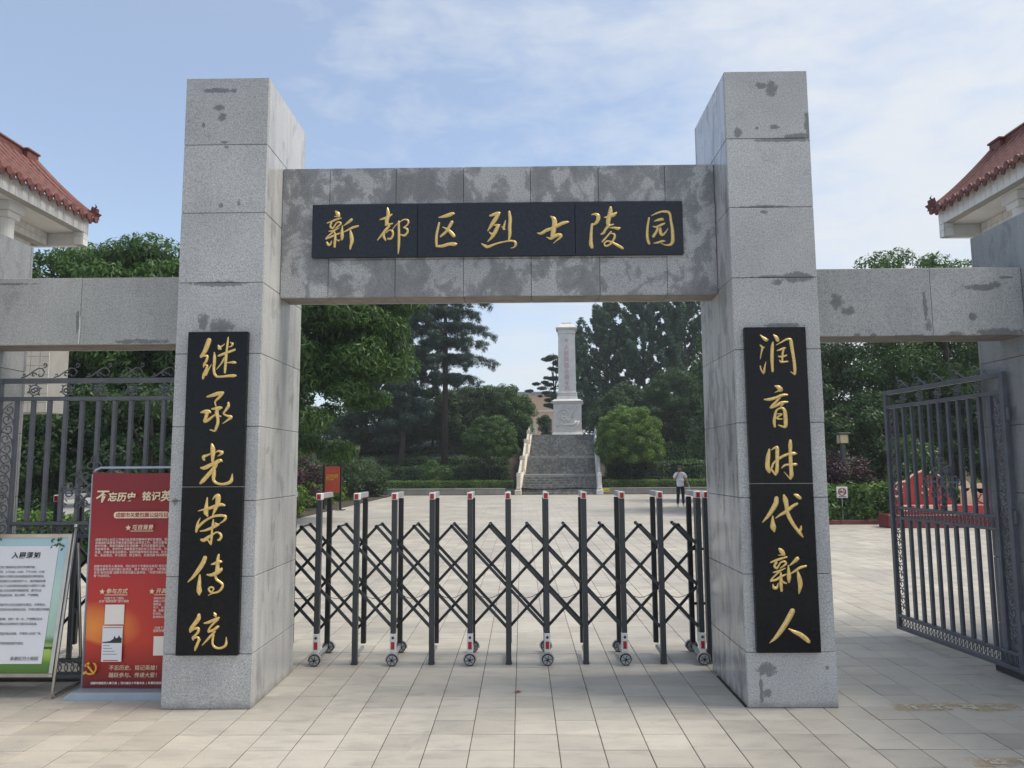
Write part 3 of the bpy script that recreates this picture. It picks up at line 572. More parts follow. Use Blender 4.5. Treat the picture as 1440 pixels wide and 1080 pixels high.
# ================================================================ IRON GATE LEAVES
W = 1.745
def arc(cx, cz, r, a0, a1, n=8, y=0): return [(cx+r*cos(a0+(a1-a0)*k/n), y, cz+r*sin(a0+(a1-a0)*k/n)) for k in range(n+1)]
def spiral(cx, cz, r0, r1, a0, a1, n=12, y=0): return [(cx+(r0+(r1-r0)*k/n)*cos(a0+(a1-a0)*k/n), y, cz+(r0+(r1-r0)*k/n)*sin(a0+(a1-a0)*k/n)) for k in range(n+1)]
def gate_leaf(label, flip=False):
    t = thing('iron_gate_leaf', (0,0,0), label, 'gate', 'wrought iron gate leaves')
    Y0, Y1 = -.022, .022
    def p(name, m): 
        if flip: m.v = [(x, -y, z) for x, y, z in m.v]
        return part(name, m, GATE, t)
    for x0, x1, z0, z1 in ((0,.045,.06,2.51),(W-.045,W,.06,2.51)):
        p('stile', MB().cbox(x0,x1,Y0,Y1,z0,z1,.004))
    for x0, x1 in ((.165,.192),(W-.192,W-.165)): p('stile', MB().cbox(x0,x1,-.018,.018,.215,2.318,.003))
    for z0, z1 in ((2.468,2.51),(2.32,2.353),(1.285,1.312),(1.180,1.207),(.185,.213),(.06,.095)):
        a, b = (.0455, W-.0455) if not (1 < z0 < 1.4) else (.193, W-.193)
        p('rail', MB().cbox(a, b, -.02, .02, z0, z1, .003))
    for k in range(1, 10):
        x = .179 + k*(W-.358)/10
        p('bar', MB().cbox(x-.0165, x+.0165, -.016, .016, 1.313, 2.319, .003)); p('bar', MB().cbox(x-.0165, x+.0165, -.016, .016, .214, 1.179, .003))
    for z, n in ((.140, 32), (1.246, 26)):
        m = MB(); a, b = (.07, W-.07) if z < 1 else (.22, W-.22)
        for k in range(n): m.tube(arc(a+(b-a)*k/(n-1), z, .040, 0, 2*pi, 10), .0045, 4, False)
        p('ring_band', m)
    for k in range(5):
        x = .179 + (1+2*k)*(W-.358)/10; z = 2.411
        m = MB(); m.tube(arc(x, z, .043, 0, 2*pi, 16), .0055, 5, False)
        for q in range(6): a = q*pi/3+.3; m.tube([(x+.043*cos(a),0,z+.043*sin(a)),(x+.062*cos(a),0,z+.062*sin(a))], .007, 5)
        m.tube(spiral(x+.012, z, .024, .006, pi*.9, -pi*.9, 8), .0075, 5); m.tube(spiral(x-.012, z, .024, .006, -.1*pi, -1.9*pi, 8), .0075, 5)
        p('medallion', m)
        m = MB(); zb = 2.51
        m.tube([(x-.12,0,zb+.008),(x-.08,0,zb+.018),(x-.03,0,zb+.055),(x+.02,0,zb+.088),(x+.055,0,zb+.085),(x+.075,0,zb+.055),(x+.062,0,zb+.022),(x+.035,0,zb+.018),(x+.022,0,zb+.035)], .0058, 5)
        m.tube(spiral(x+.075, zb+.115, .022, .006, -pi*.6, pi*1.2, 9), .0055, 5); m.tube(spiral(x-.015, zb+.03, .024, .006, 0, pi*1.7, 9), .006, 5)
        m.tube(spiral(x-.10, zb+.028, .016, .004, -pi/2, pi*1.1, 8), .0048, 5)
        p('crest_scroll', m)
    for xc in (.105, W-.105):
        m = MB(); z = .24; s = 1
        while z < 2.26:
            m.tube(spiral(xc+s*.006, z+.04, .042, .008, -s*pi/2 if s > 0 else -pi/2, s*pi*1.35 if s > 0 else -pi*2.35, 12), .0055, 4)
            m.tube([(xc-s*.05,0,z-.01),(xc-s*.045,0,z+.03),(xc-s*.01,0,z+.075),(xc+s*.035,0,z+.1)], .005, 4)
            z += .082; s = -s
        p('scroll_panel', m)
    m = MB(); cx, cz = W/2, 1.575
    for q in range(8):
        a = q*pi/4; L = .25 if q % 2 == 0 else .18; dx, dz = cos(a), sin(a)
        m.tube([(cx+.03*dx,-.02,cz+.03*dz),(cx+L*dx,-.02,cz+L*dz)], [.012,.008], 6)
        ex, ez = cx+(L-.05)*dx, cz+(L-.05)*dz
        for s in (-1, 1):
            m.tube(arc(ex - s*.03*dz, ez + s*.03*dx, .028, 0, 2*pi, 10, -.02), .0065, 4, False)
        m.tube(arc(cx+L*dx, cz+L*dz, .026, 0, 2*pi, 10, -.02), .0065, 4, False)
    m.tube(arc(cx, cz, .045, 0, 2*pi, 12, -.02), .012, 6, False); m.tube(arc(cx, cz, .125, 0, 2*pi, 20, -.02), .0055, 5, False)
    p('gate_emblem', m)
    for z in (.45, 1.25, 2.1): p('hinge', MB().cbox(-.03, -.001, -.012, .012, z, z+.11, .003))
    return t
LG = gate_leaf('closed grey iron gate leaf behind the red banner, left of the left pillar')
LG.location = (-4.435, 6.30, 0)
RG = gate_leaf('grey iron gate leaf swung open inwards on the right outer pillar', True)
hx, hy, ex_, ey_ = 4.03, 6.31, 3.868, 8.05
RG.location = (hx, hy, 0); RG.rotation_euler = (0, 0, math.atan2(ey_-hy, ex_-hx))
m = MB(); m.cbox(4.02, 4.073, 5.70, 6.70, 0, .085, .006); o = part('dark_kerb_stone', m, DARKGREY); tag(o, 'low dark kerb at the foot of the right outer pillar under the open gate', 'kerb')
m = MB(); m.cbox(-4.46, -2.66, 6.42, 6.52, 0, .055, .006); o = part('gate_threshold', m, DARKGREY); tag(o, 'low dark threshold bar under the closed left gate leaf', 'threshold')

# ================================================================ SLIDING SCISSOR GATE
SG = thing('sliding_scissor_gate', (0, 7.1, 0), 'dark retractable scissor gate on wheels with red and white post caps, drawn across the gateway', 'gate')
PX = [-1.845 + .3433*k for k in range(-7, 11)] + [1.66]
FY, RY = 6.93, 7.30
def shared(name, mb, mat, smooth=False):
    me = mb.mesh(name, mat, (0,0,0), smooth); fixn(me); return me
post_m = {w: shared('post', MB().cbox(-.0235,.0235,-.028,.028, (.27 if w == 2 else .10 if w == 1 else .02), 1.449, .003), SLATE) for w in (0,1,2)}
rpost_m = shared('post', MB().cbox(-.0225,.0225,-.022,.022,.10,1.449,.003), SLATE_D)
foot_m = shared('post_foot', MB().cbox(-.028,.028,-.03,.03,.004,.02,.003), SLATE)
cap_m = shared('post_cap', MB().cbox(-.0265,.0265,-.033,.045,1.450,1.512,.005), WHITE)
refl_m = shared('reflector', MB().cbox(-.017,.017,-.037,-.0335,1.456,1.503,.002), RED_R)
rail_m = shared('top_rail', MB().cbox(-.018,.018,.046,.42,1.462,1.510,.003), SILVER)
brail_m = shared('bottom_rail', MB().cbox(-.012,.012,.03,.345,.055,.085,.003), SILVER)
leg_m = shared('wheel_housing', MB().cbox(-.026,.026,-.033,.028,.10,.269,.004), WHITE)
lrefl_m = shared('reflector', MB().cbox(-.016,.016,-.0375,-.0335,.135,.20,.002), RED_R)
logo_m = shared('badge', MB().lathe([(.0,-.038),(.012,-.0375),(.012,-.0335)], (0,0,.235), 12, 'y'), INK)
wm = MB(); wm.lathe([(.030,-.074),(.044,-.076),(.050,-.070),(.050,-.046),(.044,-.040),(.03,-.042)], (0,0,.052), 24, 'y'); tyre_m = shared('tyre', wm, RUBBER, True)
wm = MB(); wm.lathe([(.0,-.079),(.041,-.079),(.0415,-.0765)], (0,0,.052), 24, 'y')
rim_m = shared('rim', wm, SILVER)
wm = MB()
for k in range(6):
    a = k*pi/3+.26; wm.bar((.010*cos(a),-.0805,.052+.010*sin(a)), (.036*cos(a),-.0805,.052+.036*sin(a)), .003, .0055)
wm.lathe([(.0,-.085),(.011,-.084),(.012,-.0795)], (0,0,.052), 12, 'y'); hub_m = shared('hub', wm, RUBBER)
fm = MB(); fm.prism([(.056*cos(a), .052+.056*sin(a)) for a in [pi*k/8 for k in range(-1, 10)]] + [(-.026,.10),(-.022,.125),(.022,.125),(.026,.10)][::-1][:0], -.06, -.028)
fm = MB()
for k in range(9):
    a0, a1 = pi*(k-.5)/8, pi*(k+.5)/8
    fm.prism([(.053*cos(a0),.052+.053*sin(a0)),(.060*cos(a0),.052+.060*sin(a0)),(.060*cos(a1),.052+.060*sin(a1)),(.053*cos(a1),.052+.053*sin(a1))], -.07, -.036)
fend_m = shared('fender', fm, SILVER)
for i, x in enumerate(PX):
    k = i - 7; wheel = (k % 2 == 0) and i < 18
    last = i == 18
    inst('post', post_m[2 if wheel else 0], SG, (x, FY, 0)); inst('post', rpost_m, SG, (x, RY, 0))
    inst('post_cap', cap_m, SG, (x, FY, 0)); inst('reflector', refl_m, SG, (x, FY, 0)); inst('top_rail', rail_m, SG, (x, FY, 0)); inst('bottom_rail', brail_m, SG, (x, FY, 0))
    if wheel:
        h = inst('wheel_housing', leg_m, SG, (x, FY, 0)); inst('reflector', lrefl_m, h, (x, FY, 0)); inst('badge', logo_m, h, (x, FY, 0))
        w_ = inst('wheel', tyre_m, SG, (x, FY, 0)); inst('rim', rim_m, w_, (x, FY, 0)); inst('hub', hub_m, w_, (x, FY, 0))
        inst('fender', fend_m, SG, (x, FY, 0))
        w_ = inst('wheel', tyre_m, SG, (x, RY+.12, 0)); inst('fender', fend_m, SG, (x, RY+.12, 0)); inst('rim', rim_m, w_, (x, RY+.12, 0)); inst('hub', hub_m, w_, (x, RY+.12, 0))
    elif not last: inst('post_foot', foot_m, SG, (x, FY, 0))
P_ = .3433; LZ = [1.207 - .1828*i for i in range(6)]
def diag(x0, l0, x1, l1, y, mat, mb_w=.027):
    m = MB(); m.bar((x0, y, LZ[l0]), (x1, y, LZ[l1]), .012, mb_w); return part('scissor_bar', m, mat, SG, fix=True)
for k in range(-8, 17):
    xa = -1.845 + P_*(k+.5)          # apex between posts k and k+1
    if xa < -4.5 or xa > 1.50: pass
    for s in (1, -1):
        # bar from apex at level 0 to level 5, 2.5 spans away, clipped to the gate's extent
        l0, l1 = 0, 5
        x = lambda l: xa + s*P_*.5*l
        while l0 < 5 and not (-4.26 <= x(l0) <= 1.60): l0 += 1
        l1 = l0
        while l1 < 5 and (-4.26 <= x(l1+1) <= 1.60): l1 += 1
        if l1 <= l0: continue
        if s == 1:
            diag(x(l0), l0, x(l1), l1, 6.972, SLATE); diag(x(l0), l0, x(l1), l1, 7.262, SLATE)
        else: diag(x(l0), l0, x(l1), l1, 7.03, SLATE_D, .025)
    if -4.3 < xa < 1.55:
        m = MB(); m.tube([(xa, 6.955, LZ[0]), (xa, 7.275, LZ[0])], .009, 8); m.tube([(xa,6.955,LZ[0]),(xa,6.985,LZ[0])], .016, 8); m.tube([(xa,7.24,LZ[0]),(xa,7.275,LZ[0])], .016, 8)
        part('pivot_rod', m, SLATE_D, SG)
        for l in (2, 4): part('pivot_pin', MB().tube([(xa,6.955,LZ[l]),(xa,7.045,LZ[l])], .011, 8), SLATE_D, SG)
        if k % 1 == 0:
            q = [(xa-P_/2+.03+(P_-.06)*u/10, 7.0, .63-.07*sin(pi*(u/10)**.85)) for u in range(11)]
            part('cable', MB().tube(q, .0028, 4), DARKGREY, SG)
m = MB(); m.cbox(1.72, 1.9, 6.93, 7.34, .08, 1.40, .006); part('motor_box', m, SILVER, SG)
m = MB()
for z in (.45, .95): m.cbox(1.60, 1.72, 7.24, 7.28, z, z+.02, .002)
part('latch_bar', m, SLATE_D, SG)

# ================================================================ BANNER STAND
BN = thing('banner_stand', (-3.0, 6.0, 0), 'tall red fabric banner on a pale blue tube frame, partly behind the left pillar', 'banner')
m = MB(); x0, x1, zt = -3.425, -2.60, 1.755
m.tube([(x0,6.03,.06),(x0,6.03,zt-.06),(x0+.018,6.03,zt-.018),(x0+.06,6.03,zt),(x1-.06,6.03,zt),(x1-.018,6.03,zt-.018),(x1,6.03,zt-.06),(x1,6.03,.06)], .0105, 8)
part('tube_frame', m, BLUEALU, BN, smooth=True)
m = MB(); m.prism([(0,0),(1,0),(1,1),(0,1)][:0] or [(-3.50,.0),(-2.55,.0),(-2.57,.03),(-2.60,.058),(-3.44,.058),(-3.48,.03)], 5.90, 6.10); part('base_plate', m, BLUEALU, BN)
def banner_mat():
    m, nt, b = newmat('banner_print')
    gg = N(nt, 'ShaderNodeNewGeometry'); s = N(nt, 'ShaderNodeSeparateXYZ', {0: gg.outputs['Position']})
    z = mth(nt, 'DIVIDE', mth(nt, 'SUBTRACT', s.outputs[2], .06), 1.62)
    base = ramp(nt, z, [(0.0, (.13,.006,.012)), (.08, (.27,.012,.014)), (.22, (.56,.045,.022)), (.5, (.48,.028,.028)), (.78, (.30,.016,.026)), (1.0, (.22,.014,.024))])
    dx = mth(nt, 'ADD', s.outputs[0], 3.36); dz = mth(nt, 'SUBTRACT', s.outputs[2], .52)
    no = N(nt, 'ShaderNodeTexNoise', {'Vector': gg.outputs['Position'], 'Scale': 5.0, 'Detail': 5.0}).outputs['Fac']
    d = mth(nt, 'ADD', mth(nt, 'ADD', mth(nt, 'MULTIPLY', mth(nt, 'MULTIPLY', dx, dx), 5.0), mth(nt, 'MULTIPLY', mth(nt, 'MULTIPLY', dz, dz), 22.0)), mth(nt, 'MULTIPLY', no, .3))
    glow = ramp(nt, d, [(.05, (1,1,1)), (1.05, (0,0,0))])
    up = ramp(nt, mth(nt, 'ADD', s.outputs[2], mth(nt, 'MULTIPLY', mth(nt, 'SUBTRACT', s.outputs[0], -3.4), .32)), [(.41, (0,0,0)), (.44, (1,1,1))])
    glow = mixc(nt, 1.0, glow, up, 'MULTIPLY')
    nt.links.new(mixc(nt, mth(nt, 'MULTIPLY', glow, .8), base, (.95, .36, .07)), b.inputs['Base Color']); b.inputs['Roughness'].default_value = 0.4
    return m
# slightly wavy sheet
m = MB(); nx, nz = 24, 40
for j in range(nz+1):
    for i in range(nx+1):
        u, v = i/nx, j/nz; x = -3.405+.80*u; z = .065+1.655*v - (.012*sin(pi*u) if v > .95 else 0)
        m.v.append((x, 6.0 + .006*sin(7*u+5*v) + .004*sin(11*v) , z))
for j in range(nz):
    for i in range(nx): a = j*(nx+1)+i; m.f.append((a, a+1, a+nx+2, a+nx+1))
part('banner_sheet', m, banner_mat(), BN, smooth=True, fix=False)
BY = 5.984
def bt(s, size, x, z, mat=CREAMT, **k): return text('banner_text', s, size, (x, BY, z), mat, BN, **k)
bt('不', .105, -3.372, 1.492, bold=.0022, shear=.1); bt('忘历史', .074, -3.275, 1.497, bold=.0022, shear=.1); bt('铭记', .074, -3.005, 1.502, bold=.0020, shear=.1); bt('英烈', .088, -2.855, 1.497, bold=.0022, shear=.1)
m = MB(); m.prism([( -3.20+.02*cos(a) , 1.383+.0255*sin(a)) for a in [pi/2+pi*k/6 for k in range(7)]] + [(-2.80+.02*cos(a), 1.383+.0255*sin(a)) for a in [-pi/2+pi*k/6 for k in range(7)]], BY-.0005, BY+.0005); part('banner_plate', m, CREAMT, BN)
text('banner_text', '成都市关爱烈属公益项目', .040, (-3.205, BY-.0012, 1.368), REDP, BN, spacing=.90, bold=.0006)
def star(cx, cz, r):
    m = MB(); m.prism([((r if k % 2 == 0 else r*.42)*sin(k*pi/5)+cx, (r if k % 2 == 0 else r*.42)*cos(k*pi/5)+cz) for k in range(10)], BY-.0005, BY+.0005); part('star', m, CREAMT, BN)
def head(s, x, z):
    star(x-.03, z+.012, .024); bt(s, .042, x, z, bold=.0006, shear=.15); m = MB(); m.box(x-.01, x+.17, BY-.0004, BY+.0004, z-.016, z-.011); part('underline', m, CREAMT, BN)
head('项目背景', -3.07, 1.272)
L1 = '成都市烈士纪念工作者为弘扬英烈精神传承红色基因，服务烈士\n亲属组织志愿者开展关爱烈属公益项目工作，组织志愿者走访\n慰问烈属，帮助烈属解决生活困难一系列关爱服务活动，讲好英\n烈故事传承，宣传烈士英雄事迹引领社会工作者公益，为全市烈属\n关爱，开展寻亲活动祭扫，组织烈属参加纪念活动，在全社会\n形，崇尚英烈、学习英烈、捍卫英烈、关爱烈属”的浓厚氛围。'
L2 = '成都市退役军人事务局、四川省红十字基金会发起“铭记英烈，关爱\n烈属成都市关爱烈属公益项目，用于“帮扶工程”，为烈属提供关爱\n支持“慰问烈属”成都市关爱烈属公益项目，“关爱烈属活动，支持\n者”行动项目。'
bt(L1, .0225, -3.355, 1.185, WHITET, line=1.08, spacing=1.02); bt(L2, .0225, -3.355, .98, WHITET, line=1.08, spacing=1.02)
head('参与方式', -3.25, .782); head('开具捐赠发票', -2.86, .782)
bt('扫描下方二维码\n点击“我要捐款”进行捐款', .022, -3.185, .735, WHITET, align='CENTER')
bt('捐款成功后，点击“我的\n捐赠人可申请，可开具捐\n赠票据，公众可以在线填写\n电子，系统自动生成电子票\n据，捐赠票据可下载打印\n所得税，请捐赠前电子联系\n咨询相关部门确认。', .0205, -2.875, .735, WHITET, line=1.15)
bt('扫描下方二维码\n查看捐赠使用情况', .022, -2.78, .51, WHITET, align='CENTER')
for (a, b_, c_, d) in ((-3.25,-3.10,.545,.695), (-2.86,-2.68,.31,.455)):
    m = MB(); m.box(a, b_, BY-.0005, BY+.0005, c_, d); part('white_print_panel', m, WHITET, BN)
m = MB(); m.box(-3.262, -3.105, BY-.0005, BY+.0005, .265, .535); part('white_print_panel', m, PAPER, BN)
m = MB(); m.prism([(-3.258,.405),(-3.109,.405),(-3.109,.44),(-3.125,.45),(-3.13,.465),(-3.14,.445),(-3.155,.44),(-3.165,.46),(-3.175,.435),(-3.2,.42),(-3.258,.412)], BY-.0014, BY-.0006); part('photo_print', m, INK, BN)
m = MB(); m.box(-3.255,-3.112, BY-.0014, BY-.0006, .518, .524); m.box(-3.245,-3.13, BY-.0014, BY-.0006, .27, .278); part('photo_print', m, REDPALE, BN)
for k in range(4):
    m = MB(); m.box(-3.25, -3.25+.05+.02*k, BY-.0014, BY-.0006, .385-.022*k, .389-.022*k); part('print_line', m, GREYINK, BN)
bt('不忘历史、铭记英雄！', .040, -3.20, .205, CREAMT, shear=.1, spacing=1.0); bt('踊跃参与、传递大爱！', .040, -3.20, .150, CREAMT, shear=.1, spacing=1.0)
bt('成都市退役军人事务局  |  四川省红十字基金会  |  新都区退役军人事务局', .0205, -3.335, .098, WHITET, bold=.0004)
# hammer and sickle mark
m = MB(); cx, cz = -3.345, .215
m.tube(spiral(cx+.002, cz, .042, .046, -2.3, 1.25, 14, BY), [.0015]+[.007]*12+[.004,.001], 5)
m.bar((cx-.052, BY, cz-.038), (cx-.024, BY, cz-.026), .004, .02); m.bar((cx-.028, BY, cz+.030), (cx+.034, BY, cz-.042), .004, .013, (0,1,0)); m.bar((cx-.040, BY, cz+.018), (cx-.008, BY, cz+.042), .004, .018)
part('hammer_and_sickle', m, YELLOWT, BN)

# ================================================================ NOTICE BOARD (A-frame)
NB = thing('notice_stand', (-3.93, 5.98, 0), 'steel A-frame stand with the white park rules notice, cut by the left edge', 'notice board')
TOP, BOT = Vector((0, 6.13, 1.27)), Vector((0, 5.935, .02))
def onb(x, z, out=0.0):
    f = (z-BOT.z)/(TOP.z-BOT.z); return (x, BOT.y+(TOP.y-BOT.y)*f - out, z)
for x in (-4.30, -3.60): m = MB(); m.tube([onb(x, 1.28), onb(x, .05), (x, 5.95, .016), (x-.02, 6.22, .014), (x-.02, 6.36, .02), (x-.01, 6.32, .16), (x, 6.17, 1.15)], .0125, 8); part('steel_tube_frame', m, STEEL, NB, smooth=True)
m = MB(); m.tube([onb(-3.60,1.28), onb(-3.60,1.302)], .017, 8); m.tube([onb(-4.30,1.28), onb(-4.30,1.302)], .017, 8); part('tube_knob', m, STEEL, NB)
m = MB()
for (xa, za, xb, zb) in ((-4.29,1.215,-3.615,1.215), (-4.29,.175,-3.615,.175), (-4.285,.165,-4.285,1.225), (-3.63,.165,-3.63,1.225)):
    m.bar(onb(xa,za,.002), onb(xb,zb,.002), .02, .028, (0,1,.15))
part('display_frame', m, STEEL, NB)
def notice_mat():
    mm, nt, b = newmat('notice_print')
    gg = N(nt, 'ShaderNodeNewGeometry'); s = N(nt, 'ShaderNodeSeparateXYZ', {0: gg.outputs['Position']})
    no = N(nt, 'ShaderNodeTexNoise', {'Vector': gg.outputs['Position'], 'Scale': 40.0, 'Detail': 4.0}).outputs['Fac']
    z = mth(nt, 'ADD', s.outputs[2], mth(nt, 'MULTIPLY_ADD', no, .03, -.015))
    c = ramp(nt, z, [(.17, (.05,.14,.02)), (.26, (.10,.24,.03)), (.31, (.34,.50,.08)), (.355, (.40,.55,.10)), (.36, (.03,.07,.03)), (.375, (.03,.07,.03)), (.38, (.36,.5,.12)), (.42, (.10,.22,.08)), (.46, (.38,.56,.46)), (.8, (.50,.68,.62)), (1.05, (.42,.60,.66))])
    nt.links.new(c, b.inputs['Base Color']); b.inputs['Roughness'].default_value = 0.25; return mm
def bpanel(x0, x1, z0, z1, out, name, mat, rnd=0):
    m = MB(); v = [onb(x0,z0,out), onb(x1,z0,out), onb(x1,z1,out), onb(x0,z1,out)]
    w = [onb(x0,z0,out-.004), onb(x1,z0,out-.004), onb(x1,z1,out-.004), onb(x0,z1,out-.004)]
    m.v += v+w; m.f += [(0,1,2,3),(7,6,5,4),(0,4,5,1),(1,5,6,2),(2,6,7,3),(3,7,4,0)]; return part(name, m, mat, NB)
bpanel(-4.275, -3.64, .19, 1.20, .000, 'notice_picture', notice_mat()); bpanel(-4.235, -3.715, .255, 1.135, .006, 'notice_sheet', PAPER)
tilt = math.atan2(TOP.y-BOT.y, TOP.z-BOT.z)
def ntx(s, size, x, z, mat, **k): return text('notice_text', s, size, onb(x, z, .0100), mat, NB, rot=(pi/2-tilt, 0, 0), **k)
ntx('入园须知', .052, -3.965, 1.045, INK, align='CENTER', spacing=1.25, bold=.0012, shear=.08)
body = ['新都区烈士陵园向社会实行免费开放。','开园时间：上午8:00—12:00，下午14:00—17:00','各单位组织大型祭扫活动请提前登记预约联系。','一、请自觉遵守公共秩序的个人，保护陵园设施','二、14岁以下儿童及患者应由监护人陪同下入园。','三、请入园人员自觉遵守陵园管理，遵守社会','公德，严禁追逐打闹，禁止喧哗，严禁攀爬。','','四、请自觉维护烈士纪念设施安全整洁，文明祭扫。','五、严禁在纪念区内从事商业活动，不得在墓区内吸烟','明火。','六、爱护公共财物，爱护一草一木，严禁攀折花木','踩踏草坪，不得在纪念碑和烈士墓区乱涂乱画。','行为。','七、来园车辆按指定地点停放，不得进入纪念广场。','场。','八、开放时间，文明参观请遵守规定。','管。','83972296。']
for k, s in enumerate(body):
    if s: ntx(s, .0215, -4.215, .965-.0355*k, GREYINK, spacing=.94)
ntx('新都区烈士陵园', .031, -3.745, .283, GREYINK, align='RIGHT', shear=.1)
def leafblob(cx, cz):
    m = MB()
    for k in range(14):
        a = random.uniform(0, 2*pi); x, z = cx+random.uniform(-.06,.05), cz+random.uniform(-.05,.035); r = .017
        m.v += [onb(x-r*cos(a), z-r*sin(a), .007), onb(x+r*.4*sin(a), z-r*.4*cos(a), .007), onb(x+r*cos(a), z+r*sin(a), .007), onb(x-r*.4*sin(a), z+r*.4*cos(a), .007)]; o = len(m.v)-4; m.f.append((o,o+1,o+2,o+3))
    part('printed_leaves', m, LF['bright'], NB, fix=False)
leafblob(-3.72, 1.155); leafblob(-4.24, 1.17)

# ================================================================ GUARDHOUSES WITH TILED ROOFS
def guardhouse(s, off, label):
    """s=+1 right, -1 left; X = s*(x+off)"""
    t = thing('gatehouse', (s*(6.4+off), 6.0, 0), label, 'gatehouse', 'pair of gatehouses with red tiled roofs')
    X = lambda x: s*(x+off)
    def bx(name, x0, x1, y0, y1, z0, z1, mat, c=.003):
        a, b = sorted((X(x0), X(x1))); m = MB(); m.cbox(a, b, y0, y1, z0, z1, c); return part(name, m, mat, t)
    YE, YF = 8.5, 2.6
    bx('wall', 5.36, 8.2, 3.2, 8.3, 0, 4.45, CERAMIC)
    bx('soffit', 4.925, 8.5, YF, YE-.012, 4.462, 4.50, PLASTER)
    bx('fascia_core', 4.823, 4.92, YF, YE-.01, 4.462, 4.645, CERGROUT)
    bx('end_beam', 4.925, 8.5, YE-.07, YE-.01, 4.31, 4.461, PLASTER)
    bx('corner_core', 4.823, 4.92, YE-.11, YE-.01, 4.312, 4.461, CERGROUT)
    bx('inner_beam', 5.258, 5.355, YF, YE-.075, 4.312, 4.460, CERGROUT)
    # ceramic tiles on the fascia, its end and the inner beam
    tw = .098
    def tiles_x(xf, y0, y1, z0, z1, n_z, side):
        y = y1; 
        while y-tw > y0:
            for k in range(n_z):
                za = z0+(z1-z0)*k/n_z; a, b = sorted((X(xf), X(xf)+(-.005*s)*side))
                m = MB(); m.box(a, b, y-tw+.003, y-.002, za+.002, za+(z1-z0)/n_z-.002); part('ceramic_tile', m, CERAMIC, t, fix=False)
            y -= tw
    tiles_x(4.822, 4.2, YE-.01, 4.462, 4.645, 1, 1); tiles_x(4.822, YE-.11, YE-.01, 4.312, 4.46, 2, 1)
    tiles_x(5.257, 6.3, YE-.08, 4.312, 4.46, 2, 1)
    for k in range(3):
        zz = 4.312+.1*k
        a, b = sorted((X(4.825), X(4.918))); m = MB(); m.box(a, b, YE-.116, YE-.111, zz+.002, zz+.098) if k < 1 else m.box(a, b, YE-.116, YE-.111, zz+.002, zz+.05); part('ceramic_tile', m, CERAMIC, t, fix=False)
    # column with square capital standing on the wall
    m = MB(); m.lathe([(.085, 3.6),(.085,4.30)], (X(5.07), 7.45, 0), 20); part('column', m, PLASTER, t, smooth=False)
    bx('capital', 4.95, 5.19, 7.33, 7.57, 4.37, 4.461, PLASTER); bx('capital', 4.975, 5.165, 7.355, 7.545, 4.30, 4.369, PLASTER)
    # roof slope: concave curve from eave to ridge
    P0, P1 = (4.76, 4.63), (5.56, 5.35)
    def curve(u):
        u = max(u, 0.0)
        x = P0[0]+(P1[0]-P0[0])*u; z = P0[1]+(P1[1]-P0[1])*(u**1.22*.92+.08*u); return x, z
    n = 12; ya, yb = YF, YE+.02
    m = MB()
    for k in range(n+1):
        x, z = curve(k/n); m.v += [(X(x), ya, z), (X(x), yb, z)]
    for k in range(n): a = 2*k; m.f.append((a, a+1, a+3, a+2))
    for k in range(n+1):
        x, z = curve(k/n); xm = 2*P1[0]-x+.06; m.v += [(X(xm), ya, z), (X(xm), yb, z)]
    o = 2*(n+1)
    for k in range(n): a = o+2*k; m.f.append((a, a+2, a+3, a+1))
    part('roof_slope', m, ROOFD, t, fix=False)
    # barrel tile rows as individual parts with drip ends
    prof = [(cos(a)*.036, sin(a)*.036) for a in [pi*k/5 for k in range(6)]]
    m = MB(); nn = 18
    for k in range(nn+1):
        u = -.03+k/nn*1.02; x, z = curve(max(u, 0)); 
        if u < 0: x -= .025; z -= .012
        x2, z2 = curve(min(u+.02, 1)); tx, tz = x2-x, z2-z; L = math.hypot(tx, tz) or 1; nx_, nz_ = -tz/L, tx/L
        step = .006 if k % 2 else 0
        for (py, ph) in prof: m.v.append((s*(x+nx_*(ph+step)), py, z+nz_*(ph+step)))
    for k in range(nn):
        for q in range(5): a = k*6+q; m.f.append((a, a+1, a+7, a+6))
    m.f.append(tuple(range(6)))
    rm = m.mesh('roof_tile_row', ROOF, (0,0,0), True); fixn(rm)
    dm = MB(); 
    dm.prism([(-.036,.0),(.036,.0),(.036,-.028),(.022,-.055),(0,-.07),(-.022,-.055),(-.036,-.028)], -.012, .0)
    dm.v = [(s*(y), x, z) for x, y, z in dm.v]     # face along X
    drip = dm.mesh('drip_tile', ROOFD); fixn(drip)
    em = MB(); em.lathe([(.0,-.004),(.040,-.004),(.040,.012),(.0,.012)], (0,0,0), 12, 'y'); em.v = [(y, x, z) for x, y, z in em.v]
    endm = em.mesh('end_cap', ROOF); fixn(endm)
    y = YE-.03; i = 0
    while y > 3.3:
        o = inst('roof_tile_row', rm, t, (s*off, y, 0)); 
        inst('end_cap', endm, t, (X(4.728), y, 4.628)); inst('drip_tile', drip, t, (X(4.745), y-.075, 4.625), rot=(0, -s*.15, 0))
        y -= .15
    # verge (descending ridge) and main ridge
    m = MB(); pts = [(X(curve(u)[0]), YE+.02, curve(u)[1]+.035) for u in [k/12 for k in range(-1, 13)][1:]]
    m.tube(pts, .055, 8); pts2 = [(p[0], p[1]-.09, p[2]-.01) for p in pts]; m2 = MB(); m2.tube(pts2, .035, 8)
    part('verge_ridge', m, ROOF, t, smooth=True); part('verge_roll', m2, ROOF, t, smooth=True)
    m = MB(); 
    pr = [(-.05,0),(.05,0),(.05,.05),(.035,.06),(.035,.12),(.05,.13),(.03,.16),(-.03,.16),(-.05,.13),(-.035,.12),(-.035,.06),(-.05,.05)]
    m.prism([(X(P1[0]+.03)+a, P1[1]-.03+b_) for a, b_ in pr], YF, YE-.15); part('main_ridge', m, ROOF, t)
